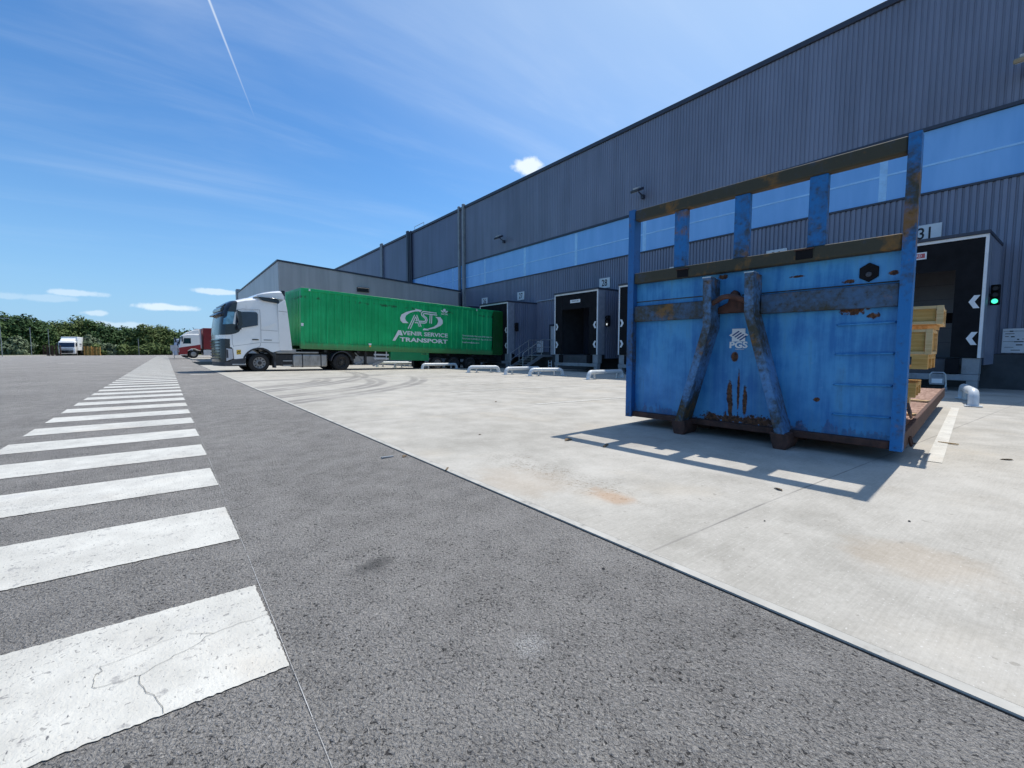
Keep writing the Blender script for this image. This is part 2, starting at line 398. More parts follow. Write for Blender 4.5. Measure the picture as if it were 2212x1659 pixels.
ASPH, CONC, PAINT, GRASS = make_asphalt(), make_concrete(), make_paint(), make_grass()
KERB = simple('pale_kerb_concrete', (.43, .415, .375), .75, var=.14, vs=4, dirt=.25, bump=.2, bs=60)
CLAD = make_wall('dark_grey_cladding', (.175, .2, .275), .38); CLAD2 = make_wall('grey_smooth_cladding', (.4, .385, .39), .4)
CLADS = make_wall('dark_smooth_cladding', (.13, .145, .215), .42)
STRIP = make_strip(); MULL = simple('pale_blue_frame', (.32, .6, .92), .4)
TRIM = simple('dark_trim', (.035, .042, .065), .45, var=.1)
PLINTH = simple('dark_precast_concrete', (.075, .08, .085), .85, var=.25, vs=1.2, bump=.3, bs=25)
GALV = simple('galvanised_steel', (.5, .52, .53), .38, .75, var=.15, vs=6, dirt=.12, dirtc=(.25, .23, .2))
GPIPE = simple('pale_grey_pipe_paint', (.62, .66, .68), .38, 0, var=.08, vs=5, dirt=.2, dirtc=(.3, .28, .24))
WHITE = simple('white_plastic', (.74, .75, .76), .5, var=.08); BOARD = simple('sign_white', (.7, .72, .74), .45, var=.06, dirt=.08, dirtc=(.4, .4, .38))
BLACK = simple('black_rubber', (.01, .01, .012), .85, var=.3, spec=.2); INK = simple('black_lettering', (.012, .014, .02), .6)
FABR = simple('grey_side_fabric', (.23, .25, .3), .65, var=.15, vs=4, bump=.5, bs=5)
DARKM = simple('dark_machine_grey', (.045, .05, .06), .6, var=.25, vs=3, dirt=.2); GREYM = simple('painted_steel_grey', (.26, .28, .3), .55, var=.15, dirt=.25, dirtc=(.1, .09, .08))
DOORG = simple('grey_sectional_door', (.12, .125, .14), .5, var=.1)
TRUCKW = simple('white_truck_paint', (.88, .87, .84), .22, var=.025, vs=1.5, coat=.6, dirt=.06, dirtc=(.4, .38, .34))
TRUCKB = simple('black_gloss', (.012, .013, .016), .22, var=.2, coat=.4); GLASSD = simple('dark_cab_glass', (.012, .02, .045), .06, var=.2, spec=.7)
GLASSB = simple('windscreen_sky_tint', (.12, .3, .42), .05, var=.35, vs=6, spec=.9)  # light blue in the base colour stands for sky seen through the glass
TYRE = simple('tyre_rubber', (.016, .016, .017), .85, var=.3, vs=8, dirt=.2, dirtc=(.05, .045, .04)); RIM = simple('steel_rim', (.3, .3, .3), .45, .5, var=.25, vs=8, dirt=.35)
RIMD = simple('dusty_dark_rim', (.06, .055, .05), .6, .3, var=.3, vs=8)
TANK = simple('dull_aluminium', (.36, .35, .33), .45, .5, var=.2, vs=3, dirt=.3, dirtc=(.14, .12, .1)); CHASS = simple('black_chassis', (.02, .021, .024), .65, var=.4, dirt=.3)
GREEN = make_container_green(); GREENF = simple('dark_green_door', (.006, .085, .014), .5, var=.2, vs=1.5, dirt=.2); GREENB = simple('green_toolbox', (.01, .22, .085), .4, var=.12, dirt=.1)
LIV = simple('white_livery_film', (.78, .8, .8), .4, var=.05)
BLUEP = make_blue_paint(); FRAMEB = make_dirty_frame('dirty_blue_post', (.025, .13, .34), -.15); FRAMEL = make_dirty_frame('dull_blue_beam', (.06, .13, .24), .25); FRAMED = make_dirty_frame('grimy_beam', (.04, .09, .2), .8); FRAMEM = make_dirty_frame('half_clean_post', (.02, .16, .42), -.2)
LEGM = make_dirty_frame('worn_leg_paint', (.1, .25, .48), .22); RUSTM = simple('rusty_steel', (.075, .032, .022), .8, var=.45, vs=9, dirt=.3, dirtc=(.02, .014, .012))
DECK = make_wood('worn_deck_boards', (.24, .135, .095), (.42, .265, .2), (1.2, 9, 9)); PINE = make_wood('fresh_pine', (.46, .24, .06), (.64, .38, .13)); PINEP = make_wood('pale_pine', (.48, .31, .13), (.66, .48, .26))
BROWNW = make_wood('old_brown_wood', (.05, .03, .022), (.11, .065, .045))
RED = simple('dark_red_paint', (.26, .012, .016), .35, var=.1, coat=.3); REDT = simple('red_tarpaulin', (.19, .014, .018), .55, var=.12)
BLUW = simple('pale_blue_truck_paint', (.45, .55, .7), .3, var=.06, coat=.4); LGREY = simple('light_grey_panel', (.48, .5, .53), .5, var=.1)
YEL = simple('yellow_sticker', (.75, .5, .04), .5); AMBER = simple('amber_reflector', (.8, .3, .1), .4)
LEAF = [make_leaf('leaf_dark', (.016, .044, .012), (.055, .105, .03)), make_leaf('leaf_mid', (.026, .06, .014), (.085, .14, .04)), make_leaf('leaf_olive', (.045, .078, .018), (.125, .165, .05)), make_leaf('leaf_pale', (.08, .115, .06), (.17, .21, .12))]
BARK = simple('bark', (.06, .045, .032), .9, var=.3, vs=8)
def emit(name, c, s):
    m = Mat(name); m.color(c); m.b.inputs['Emission Color'].default_value = c + (1,); m.b.inputs['Emission Strength'].default_value = s; return m.m
GLOWG = emit('green_signal', (.05, .75, .4), 1.6); GLOWW = emit('white_signal', (.7, .75, .75), .7)

# ------------------------------------------------------------------ ground, yard, markings
xs = [-3000, -900, -300, -120, -61, -60.9, 70, 70.1, 200, 900, 3000]; ys = [-3000, -600, -120, -41, -40.9, 131, 131.1, 150, 190, 260, 400, 900, 3000]
g = MB(); vs = []
for j, y in enumerate(ys):
    for i, x in enumerate(xs):
        inside = -61 < x < 70.05 and -41 < y < 131.05
        h = -.6 if inside else (.02 if y < 155 else min(7, (y - 155) * .06))
        vs.append((x, y, h))
n = len(xs)
g.add(vs, [(j * n + i, j * n + i + 1, (j + 1) * n + i + 1, (j + 1) * n + i) for j in range(len(ys) - 1) for i in range(n - 1)])
struct('ground', g, GRASS)
a = MB(); a.box(-60.8, 1.80, -40.8, 130.9, -.5, 0); a.box(1.80, 70, 50.0, 130.9, -.5, 0)
struct('road', a, ASPH)
a = MB(); a.box(1.80, 1.848, -40, 37.5, -.4, .0105)
struct('kerb', a, KERB)
a = MB(); a.box(1.795, 1.80, -40, 37.5, -.3, .003)  # dark strip put in for the shaded gap along the kerb step
struct('kerb_gap_shade', a, simple('dark_gap_shade', (.02, .019, .02), .9, var=.5, vs=12))
def slope_sheet(x0, x1, y0, y1, lift):
    m = MB(); cuts = sorted(set([x0] + [c for c in (3., 12., 22.) if x0 < c < x1] + [x1]))
    for u, v in zip(cuts, cuts[1:]):
        m.quad((u, y0, gz(u) + lift), (v, y0, gz(v) + lift), (v, y1, gz(v) + lift), (u, y1, gz(u) + lift))
    return m
a = slope_sheet(1.85, 30, -40, 37.5, .01); a.box(1.85, 30, 37.48, 37.5, -.4, -.02)
struct('pavement', a, CONC)
a = MB(); a.box(2.2, 40, 58.6, 82, -.3, .11)
struct('parking_pad', a, CONC)
a = MB(); y = 1.508 - 1.2155 * 2
while y < 127:
    w = .622 + random.uniform(-.01, .01); q = .0035 if y < 9 else 0
    if q:                                    # hand-laid bars: slightly ragged outlines near the camera
        jt = lambda: random.uniform(-q, q)
        P = [(-1.37 + 1.638 * i / 160, y + jt()) for i in range(160)] + [(.268 - .012 * i / 50 + jt() * .8, y + w * i / 50) for i in range(50)] + [(.256 - 1.626 * i / 160, y + w + jt()) for i in range(160)] + [(-1.37 + jt(), y + w - w * i / 40) for i in range(40)]
        a.add([(u, v_, .004) for u, v_ in P], [tuple(range(len(P)))])
    else: a.quad((-1.37, y, .004), (.268, y, .004), (.256, y + w, .004), (-1.37 + random.uniform(-.01, .01), y + w, .004))
    y += 1.2155
struct('zebra_marking', a, PAINT)
a = MB(); y = -1
while y < 26:
    l = random.uniform(.02, .3); w_ = random.uniform(.0006, .0022); a.quad((.2715, y, .0035), (.2715 + w_, y, .0035), (.2715 + w_, y + l, .0035), (.2715, y + l, .0035)); y += l + random.choice((.004, .01, .06))
struct('thin_guide_marking', a, simple('faded_line', (.42, .42, .41), .8, var=.35, vs=9))
a = MB()
def along(p0, p1, w, segs=2):
    d = Vector((p1[0] - p0[0], p1[1] - p0[1])); nrm = Vector((-d.y, d.x)).normalized() * w / 2
    cuts = [0] + [(c - p0[0]) / d.x for c in (3., 12.) if d.x and 0 < (c - p0[0]) / d.x < 1] + [1]
    for u, v in zip(cuts, cuts[1:]):
        A = Vector(p0[:2]) + d * u; B = Vector(p0[:2]) + d * v
        L = .0145 if A.x > 1.864 else .004
        a.quad(*[(q.x, q.y, gz(q.x) + L) for q in (A + nrm, A - nrm, B - nrm, B + nrm)])
along((5.58, .875), (12.29, 1.67), .115)
for y0, y1 in ((6.53, 6.5), (9.76, 9.86), (11.95, 11.9), (14.75, 15.2), (16.6, 16.7), (19.6, 19.7), (21.3, 21.5)): along((5.6, y0), (12.4, y1), .11)
for k in range(14):
    for yy, x0 in ((22.95, .77), (33.2, .70)):
        x = x0 + k * 1.055
        if not (1.2 < x < 1.864): along((x, yy - .02 * k), (x + .58, yy - .02 * k - .02), .3)
along((-6.75, 49.6), (-5.85, 49.6), .5)
struct('bay_marking', a, PAINT)
cm = MB()                                   # cracks in the nearest painted bar
def crack(pts, w=.0013):
    for p, q in zip(pts, pts[1:]):
        d = Vector((q[0] - p[0], q[1] - p[1])); nn = Vector((-d.y, d.x)).normalized() * w / 2
        cm.quad((p[0] + nn.x, p[1] + nn.y, .0065), (q[0] + nn.x, q[1] + nn.y, .0065), (q[0] - nn.x, q[1] - nn.y, .0065), (p[0] - nn.x, p[1] - nn.y, .0065))
def jag(p, q, k=7, amp=.009):
    r = [p]
    for i in range(1, k): r.append((p[0] + (q[0] - p[0]) * i / k + random.uniform(-amp, amp), p[1] + (q[1] - p[1]) * i / k + random.uniform(-amp, amp)))
    return r + [q]
J = (-.108, 1.735)
crack(jag((-.05, 1.51), J)); crack(jag(J, (.09, 1.845), 9)); crack(jag((.09, 1.845), (.262, 1.86), 7)); crack(jag(J, (-.21, 1.75), 5)); crack(jag((-.21, 1.75), (-.21, 1.86), 6)); crack(jag((.09, 1.845), (.02, 1.90), 5)); crack(jag((-.21, 1.86), (-.02, 1.9), 6), .0009)
struct('road_crack', cm, simple('crack_dark', (.13, .125, .115), .9))
v_ = MB()                                  # far left kerb and its verge
kp = [(-40, 58), (-30, 86), (-22, 111), (-17.3, 127.2)]
for p, q in zip(kp, kp[1:]): v_.add([(p[0], p[1], 0), (q[0], q[1], 0), (q[0] - .35, q[1] + .1, 0), (p[0] - .35, p[1] + .1, 0), (p[0], p[1], .2), (q[0], q[1], .2), (q[0] - .35, q[1] + .1, .2), (p[0] - .35, p[1] + .1, .2)],
                                    [(0, 1, 5, 4), (4, 5, 6, 7), (2, 3, 7, 6), (0, 4, 7, 3), (1, 2, 6, 5)])
struct('far_kerb', v_, KERB)
v_ = MB(); poly = [(-60.8, 40), (-44, 40)] + [(x - .35, y + .1) for x, y in kp] + [(-17.6, 131), (-60.8, 131)]
v_.add([(x, y, .17) for x, y in poly], [tuple(range(len(poly)))])
struct('verge', v_, GRASS)

# ------------------------------------------------------------------ warehouse
XW = 21.7
def ribbed(y0, y1, z0, z1, x, pitch=.17, depth=.038, crest=.105):
    m = MB(); pts = []; y = y0; s_ = .014
    while y < y1:
        pts += [(x, y), (x, y + crest), (x + depth, y + crest + s_), (x + depth, y + pitch - s_)]; y += pitch
    pts.append((x, y1)); o = 0
    vs = [(px, py, z) for px, py in pts for z in (z0, z1)]
    return m.add(vs, [(2 * i, 2 * i + 2, 2 * i + 3, 2 * i + 1) for i in range(len(pts) - 1)])
wh = thing('warehouse', 'long dark grey ribbed metal warehouse with a pale blue glazed strip above its loading docks', 'building', (XW, 0, 0))
def wpart(name, mb, mat, par=wh, **k):
    mb.v = [(x - XW, y, z) for x, y, z in mb.v]; return mb.build(name, mat, par, **k)
wpart('upper_cladding', ribbed(-22, 35.1, 8.86, 13.62, XW, .168, .026, .1), CLAD)
wpart('lower_cladding', ribbed(-22, 35.1, .9, 6.52, XW, .176, .045, .1), CLAD)
wpart('smooth_cladding', MB().box(XW + .02, XW + .2, 35.1, 128, -.4, 6.52).box(XW + .02, XW + .2, 35.1, 128, 8.8, 13.62), CLADS)
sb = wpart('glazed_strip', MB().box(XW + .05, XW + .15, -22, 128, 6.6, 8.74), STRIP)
mb = MB(); mb.box(XW + .035, XW + .06, -22, 128, 7.52, 7.585)
for k in range(-3, 10): mb.box(XW + .04, XW + .06, k * 5.35 - .12, k * 5.35 + .12, 6.61, 8.7)
wpart('strip_mullion', mb, MULL, sb)
wpart('strip_trim', MB().box(XW - .05, XW + .1, -22, 35.1, 8.75, 8.855).box(XW - .035, XW + .1, -22, 35.1, 6.525, 6.6).box(XW - .02, XW + .1, 36, 128, 8.745, 8.81), TRIM)
wpart('parapet_cap', MB().box(XW - .09, XW + .35, -22, 128, 13.63, 13.85), TRIM, bevel=.01)
wpart('plinth', MB().box(XW - .035, XW + .3, -22, 35.6, -.6, .885), PLINTH)
wpart('roof', MB().box(XW + .32, 75, -22, 128, 13.2, 13.58).box(XW + .32, 75, -22, -21.8, -.6, 13.2).box(XW + .32, 75, 127.8, 128, -.6, 13.2).box(74.8, 75, -21.8, 127.8, -.6, 13.2), DARKM)
wpart('corner_pilaster', MB().box(XW - .22, XW + .02, 35.12, 35.38, -.3, 14.0).box(XW - .16, XW + .02, 35.95, 36.2, 6.4, 14.0), GREYM, bevel=.02)
wpart('rainwater_pipe', MB().tube([(XW - .1, 46.1, 6), (XW - .1, 46.1, 13.9)], .1, 10).tube([(XW - .1, 46.5, 6), (XW - .1, 46.5, 13.9)], .1, 10).box(XW - .2, XW, 46.75, 47.15, 6, 14.05), TRIM)
wpart('wall_pilaster', MB().box(XW - .2, XW + .02, 54.2, 54.8, 6, 14.1), GREYM, bevel=.02)
wpart('roof_guard_rail', MB().tube([(XW + .5, 46.4, 13.5), (XW + .5, 46.4, 14.5), (XW + .5, 44.2, 14.5), (XW + .5, 44.2, 13.5)], .03, 8), GALV)
dr = wpart('door', MB().box(XW - .06, XW + .05, 22.72, 23.72, .72, 2.72), LGREY, bevel=.01)
wpart('door_frame', MB().box(XW - .09, XW + .05, 22.6, 22.72, .72, 2.84).box(XW - .09, XW + .05, 23.72, 23.84, .72, 2.84).box(XW - .09, XW + .05, 22.72, 23.72, 2.72, 2.84), TRIM, dr)
wpart('door_handle', MB().box(XW - .12, XW - .06, 22.82, 22.95, 1.7, 1.74), TRIM, dr)
wpart('wall_rail', MB().tube([(XW - .07, 20.6, 4.62), (XW - .07, 25.2, 4.56)], .045, 8), GALV)

# annex
an = thing('annex_building', 'low smooth grey warehouse annex with a sloping roof edge, behind the green trailer', 'building', (6.54, 35.6, 0))
def apart(name, mb, mat, **k):
    mb.v = [(x - 6.54, y - 35.6, z) for x, y, z in mb.v]; return mb.build(name, mat, an, **k)
apart('wall', MB().add([(6.54, 35.6, -.4), (XW - .24, 35.6, -.4), (XW - .24, 35.6, 6.3), (6.54, 35.6, 7.28), (6.54, 58.4, -.4), (XW - .24, 58.4, -.4), (XW - .24, 58.4, 6.3), (6.54, 58.4, 7.28)],
      [(0, 1, 2, 3), (4, 7, 6, 5), (0, 3, 7, 4), (3, 2, 6, 7), (1, 5, 6, 2)]), CLAD2)
apart('roof_edge', MB().prism([(6.48, 7.29), (6.48, 7.40), (XW - .25, 6.42), (XW - .25, 6.31)], 'y', 35.54, 58.5), TRIM)
apart('corner_post', MB().box(6.44, 6.9, 58.0, 58.9, -.3, 7.75), GREYM, bevel=.02)
apart('downpipe', MB().tube([(XW - .42, 35.5, -.3), (XW - .42, 35.5, 6.2)], .09, 8), TRIM)
vg = MB().box(12.05, 13.0, 35.5, 35.6, 5.6, 5.95)
for k in range(4): vg.obox((12.52, 35.47, 5.66 + .08 * k), (.9, .08, .012), (.6, 0, 0))
apart('vent_grille', vg, DARKM)

# ------------------------------------------------------------------ loading docks
DOCK = {26: 31.93, 27: 27.0, 28: 18.73, 29: 13.8, 30: 8.85, 31: 3.87}
HW = 1.745; ZB, ZT = .78, 4.38
def chevron(m, yc, zc, sgn, x):
    # arrow pointing towards the opening: sgn +1 points to +y
    w, h, t = .12, .19, .13
    P = [(-w, h), (-w + t, h), (w, 0), (-w + t, -h), (-w, -h), (w - t, 0)]
    m.prism([(yc + a * sgn, zc + b) for a, b in P], 'x', x - .004, x)
def make_dock():
    t = thing('dock_shelter', '', 'loading dock', (19, 0, 0))
    P = lambda n, mb, mt, par=t, **k: mb.build(n, mt, par, **k)
    hs = MB()                                                    # corrugated side walls of the dock house
    for s in (-1, 1):
        pts = []; x = .62
        while x < 2.62:
            yo = s * HW
            pts += [(x, yo), (x + .075, yo), (x + .09, yo - s * .05), (x + .165, yo - s * .05)]; x += .18
        pts.append((2.69, s * HW))
        vs = [(px, py, z) for px, py in pts for z in (ZB - .22, ZT)]
        hs.add(vs, [(2 * i, 2 * i + 2, 2 * i + 3, 2 * i + 1) for i in range(len(pts) - 1)])
    hs.box(.62, 2.69, -HW + .06, HW - .06, ZT - .1, ZT - .02)
    P('house_cladding', hs, CLAD)
    for s in (-1, 1): P('interior_shade_panel', MB().box(.12, 2.5, *sorted((s * (HW - .062), s * (HW - .075))), ZB, ZT - .11), DARKM)  # dark panels added so the dock interior reads as shaded
    P('roof_flashing', MB().box(-.06, 2.69, -HW - .02, HW + .02, ZT + .005, ZT + .1), TRIM, bevel=.01)
    for s in (-1, 1):
        m = MB(); m.box(.03, .6, min(s * HW, s * (HW - .05)), max(s * HW, s * (HW - .05)), ZB + .0, ZT - .01); P('side_curtain', m, FABR)
    m = MB()
    for s in (-1, 1):
        a_, b_ = sorted((s * (HW - .075), s * (HW - .66))); m.box(.012, .03, a_, b_, ZB + .02, ZT - .08)
    m.box(.02, .036, -HW + .66, HW - .66, ZT - .95, ZT - .08)
    P('front_curtain', m, BLACK)
    P('white_border', MB().box(-.005, .04, -HW, -HW + .075, ZB, ZT - .085).box(-.005, .04, HW - .075, HW, ZB, ZT - .085).box(-.006, .04, -HW, HW, ZT - .085, ZT), WHITE, bevel=.006)
    for s in (-1, 1):
        for z in (1.36, 2.44):
            m = MB(); chevron(m, s * (HW - .22), z, -s, .008); P('chevron_marker', m, WHITE)
    P('leveller', MB().box(.1, 2.66, -HW + .3, HW - .3, ZB - .2, ZB - .03).box(.02, .1, -HW + .62, HW - .62, .2, ZB - .06), DARKM)
    for s in (-1, 1):
        a_, b_ = sorted((s * (HW - .02), s * (HW - .4))); P('pillar', MB().box(.06, .4, a_, b_, .29, ZB - .005), GREYM, bevel=.01)
        a_, b_ = sorted((s * (HW - .45), s * (HW - .75))); P('bumper', MB().box(-.06, .09, a_, b_, .3, ZB - .02), BLACK, bevel=.02)
    P('base_beam', MB().box(.0, .3, -HW + .02, HW - .02, .1, .285).box(.02, .28, -HW + .03, -HW + .27, -.26, .1).box(.02, .28, HW - .27, HW - .03, -.26, .1), GREYM, bevel=.01)
    d = P('sectional_door', MB().box(2.6, 2.66, -HW + .5, HW - .5, ZB - .02, ZT - .45), DOORG)
    sl_ = MB()
    for k in range(1, 7): sl_.box(2.588, 2.6, -HW + .5, HW - .5, ZB + k * .5 - .006, ZB + k * .5 + .006)
    P('panel_joint', sl_, TRIM, d); P('door_window', MB().box(2.585, 2.6, -.95, -.45, 1.95, 2.3), BLACK, d); P('door_window', MB().box(2.585, 2.6, .45, .95, 1.95, 2.3), BLACK, d)
    P('inner_frame', MB().box(2.5, 2.66, -HW + .1, -HW + .5, ZB, ZT - .1).box(2.5, 2.66, HW - .5, HW - .1, ZB, ZT - .1).box(2.5, 2.66, -HW + .5, HW - .5, ZT - .45, ZT - .1), TRIM)
    return t
proto = make_dock()
LAB = {26: 'black curtained dock shelter below sign 26, mostly hidden behind the green trailer', 27: 'dock shelter below sign 27 with the green trailer backed into it',
       28: 'empty black dock shelter with four white chevrons below sign 28', 29: 'dock shelter right of number 28, half hidden by the blue skip container',
       30: 'dock shelter hidden behind the blue headboard with sign 30 above it', 31: 'black dock shelter with red nameplate below sign 31, beside the green signal light'}
docks = {}
for k, y in DOCK.items():
    docks[k] = proto if k == 26 else dup(proto, (19, y, 0))
    docks[k].location = (19, y, 0); docks[k]['label'] = LAB[k]; docks[k]['group'] = 'numbered dock shelters along the warehouse'
def dpart(k, name, mb, mat, **kw): return mb.build(name, mat, docks[k], **kw)
p = dpart(28, 'nameplate', MB().box(-.004, .012, -.4, .4, 3.78, 3.96), WHITE); text('CRAWFORD', .12, INK, p, loc=(-.006, .0, 3.87), rot=(pi / 2, 0, -pi / 2), sx=.85)
p = dpart(31, 'nameplate', MB().box(-.004, .012, -.4, .4, 3.86, 4.08), WHITE)
MB().box(-.006, -.004, -.36, .36, 3.9, 4.04).build('red_field', simple('nameplate_red', (.45, .09, .1), .5), p); text('CRAWFORD', .12, WHITE, p, loc=(-.008, 0, 3.97), rot=(pi / 2, 0, -pi / 2), sx=.85)

def number_sign(num, yc, zc=5.16):
    t = thing('number_sign', 'white number plate reading %d on the ribbed wall above its dock' % num, 'sign', (XW - .03, yc, zc), group='dock number plates')
    pl = MB().box(-.025, 0, -.425, .425, -.305, .305).build('plate', BOARD, t, bevel=.006)
    text(str(num), .56, INK, t, loc=(-.029, 0, -.01), rot=(pi / 2, 0, -pi / 2), sx=.8, bold=.007)
for k, y in ((26, 32.02), (27, 27.11), (28, 18.84), (29, 13.9), (30, 8.98), (31, 4.03)): number_sign(k, y, 5.16)

def signal(y, lit, label, x=19.72, zc=2.66):
    t = thing('traffic_signal', label, 'signal light', (x, y, zc), group='signal lights beside the docks')
    MB().box(-.08, .08, -.1, .1, -.3, .3).build('housing', BLACK, t, bevel=.015)
    MB().box(-.02, .04, .1, .22, -.05, .05).build('bracket', TRIM, t)
    for i, z in enumerate((.19, 0, -.19)):
        ln = MB().lathe([(0, -.008), (.05, -.006), (.07, 0)], (-.082, 0, z), 'x', 14).build('lens', (lit if i == 2 and lit else DARKM), t)
        h = MB(); h.lathe([(.082, 0), (.084, -.07), (.088, -.07), (.088, 0)], (-.08, 0, z + .005), 'x', 14).build('visor', BLACK, t, smooth=True)
signal(DOCK[31] - HW - .13, GLOWG, 'small black signal light with its green lamp lit beside dock 31')
signal(DOCK[28] - HW - .13, GLOWW, 'small black signal light with one white lamp beside dock 28')
signal(DOCK[27] - HW - .13, None, 'unlit black signal light on the side of the dock behind the green trailer')

def floodlight(y, label, mat=TRIM):
    t = thing('floodlight', label, 'floodlight', (XW, y, 9.85), group='floodlights on the warehouse wall')
    MB().obox((-.1, 0, -.25), (.2, .16, .2)).tube([(-.05, 0, -.25), (-.55, 0, -.02)], .035, 8).build('bracket', TRIM, t)
    h = MB().obox((-.62, 0, 0), (.55, .55, .14), (0, R_(-24), 0)).build('lamp_head', mat, t, bevel=.03)
    MB().obox((-.66, 0, .1), (.3, .3, .08), (0, R_(-24), 0)).build('top_fin', LGREY, h, bevel=.01)
    MB().obox((-.595, 0, -.075), (.46, .46, .012), (0, R_(-24), 0)).build('lens', LGREY, h)
floodlight(16.1, 'floodlight on the wall above the left end of the blue headboard'); floodlight(29.2, 'farthest floodlight, small on the wall above number 27')
floodlight(1.85, 'beige floodlight high on the wall at the right edge', simple('beige_lamp', (.3, .25, .17), .5))

def notice_board(y0, y1, z0, z1, label):
    t = thing('notice_board', label, 'notice board', (XW - .05, (y0 + y1) / 2, (z0 + z1) / 2), group='white notice boards on the warehouse wall')
    w, h = (y1 - y0) / 2, (z1 - z0) / 2
    MB().box(-.02, 0, -w, w, -h, h).build('board', BOARD, t)
    m = MB(); rnd = random.Random(int(y0 * 10))
    m.box(-.023, -.02, -w + .02, w - .02, -h + .36, -h + .37).box(-.023, -.02, -w + .02, w - .02, h - .09, h - .08)
    z = h - .06
    for row in range(8):
        y = w - .06; z = h - .05 - row * (2 * h - .08) / 8
        while y > -w + .15:
            l = rnd.choice((.05, .08, .14, .2)); hh = rnd.choice((.012, .02, .035))
            if rnd.random() < .62: m.box(-.0225, -.02, y - l, y, z - hh - .02, z - .02)
            y -= l + rnd.uniform(.04, .1)
    m.build('printed_notice', INK, t)
notice_board(.6, 1.96, .93, 1.71, 'white safety notice board low on the ribbed wall at the right edge')
notice_board(24.5, 25.2, .87, 1.7, 'white notice board on the wall behind the metal steps')

# steps up to the personnel door
st = thing('metal_steps', 'grey metal steps with tubular handrails beside the dock of the green trailer', 'steps', (18.9, 24.25, -.23))
def spart(n, mb, mt, **k):
    mb.v = [(x - 18.9, y - 24.25, z + .23) for x, y, z in mb.v]; return mb.build(n, mt, st, **k)
for i in range(6): spart('tread', MB().box(18.95 + i * .27, 19.24 + i * .27, 23.58, 24.9, -.1 + i * .145, -.06 + i * .145), GALV)
for y in (23.52, 24.92):
    spart('stringer', MB().prism([(18.85, -.23), (19.15, -.23), (20.75, .56), (21.64, .56), (21.64, .72), (20.62, .72), (18.85, -.12)], 'y', y - .02, y + .03), GREYM)
    spart('handrail', MB().tube([(18.97, y, -.15), (18.97, y, .78), (19.03, y, .85), (20.6, y, 1.72), (20.75, y, 1.76), (21.62, y, 1.76)], .024, 8).tube([(18.97, y, .35), (20.62, y, 1.25), (21.62, y, 1.25)], .018, 6).tube([(19.76, y, .2), (19.76, y, 1.24)], .022, 8).tube([(20.62, y, .7), (20.62, y, 1.73)], .022, 8), GALV)
spart('landing', MB().box(20.58, 21.64, 23.56, 24.88, .66, .715), GREYM)

# little rack by dock 28 and the chock stand by dock 31
t = thing('wall_ladder', 'short pale step ladder fixed low beside dock 28', 'ladder', (18.9, 20.75, gz(18.9)))
m = MB().tube([(0, -.13, 0), (0, -.13, .62)], .02, 6).tube([(0, .13, 0), (0, .13, .62)], .02, 6)
m.build('rail', LGREY, t); m = MB()
for z in (.12, .3, .48): m.tube([(0, -.13, z), (0, .13, z)], .02, 6)
m.build('rung', LGREY, t)
t = thing('chock_stand', 'small tubular stand holding a white plate in front of dock 31', 'stand', (18.5, 2.95, gz(18.5)))
MB().tube([(.02, .17, .25), (0, .17, .5), (.0, .12, .57), (0, -.13, .57), (0, -.18, .5), (.0, -.2, .22), (-.05, -.2, .02)], .022, 8).build('frame', GALV, t)
MB().box(-.03, .0, -.17, .17, .2, .42).build('plate_backing', GREYM, t, bevel=.01); MB().box(-.036, -.03, -.12, .12, .25, .38).build('white_plate', WHITE, t, bevel=.02)
MB().obox((-.02, -.2, .06), (.16, .07, .14), (0, .3, 0)).build('foot', GREYM, t, bevel=.02)

# ------------------------------------------------------------------ wheel guides
def guide(x0, y0, yaw, L, label):
    z0 = gz(x0 + L / 2)
    t = thing('wheel_guide', label, 'wheel guide', (x0, y0, gz(x0)), R_(yaw), group='bent steel pipe wheel guides in front of the docks', ry=R_(.83))
    pts = [(0, 0, 0), (.02, 0, .1)] + [(.2 - .18 * cos(a), 0, .1 + .2 * sin(a)) for a in (R_(25), R_(50), R_(75), R_(90))]
    pts += [(L - p[0], p[1], p[2]) for p in reversed(pts)]
    MB().tube(pts, .085, 16).build('pipe', GPIPE, t, smooth=True)
    for x in (.0, L): MB().box(x - .14, x + .14, -.13, .13, 0.02, .035).build('base_plate', GPIPE, t)
    for x in (.45, L - .45): MB().tube([(x, 0, .02), (x, 0, .26)], .045, 10).box(x - .1, x + .1, -.09, .09, .02, .032).build('inner_leg', GALV, t)
for a in ((12.95, 1.5, 11, 2.5, 'pipe wheel guide seen end on at the right, past the painted bay line'), (13.1, 12.16, 9, 2.6, 'pipe wheel guide running behind the left post of the blue headboard'),
          (12.78, 15.36, -12, 1.72, 'short whole pipe wheel guide left of the blue headboard, nearest with both ends in view'), (12.65, 16.98, 9, 2.5, 'pipe wheel guide whose far end passes behind the short nearest one'),
          (12.2, 19.55, -12, 1.7, 'short whole pipe wheel guide farther off, in front of the metal steps'), (12.3, 25.0, 6, 2.6, 'long pipe wheel guide beside the rear wheels of the green trailer'),
          (12.0, 28.4, -10, 2.2, 'pipe wheel guide seen under the green trailer, right of a crossing one'), (11.4, 30.0, 7, 2.6, 'farthest pipe wheel guide, seen under the green trailer next to its landing legs')): guide(*a)

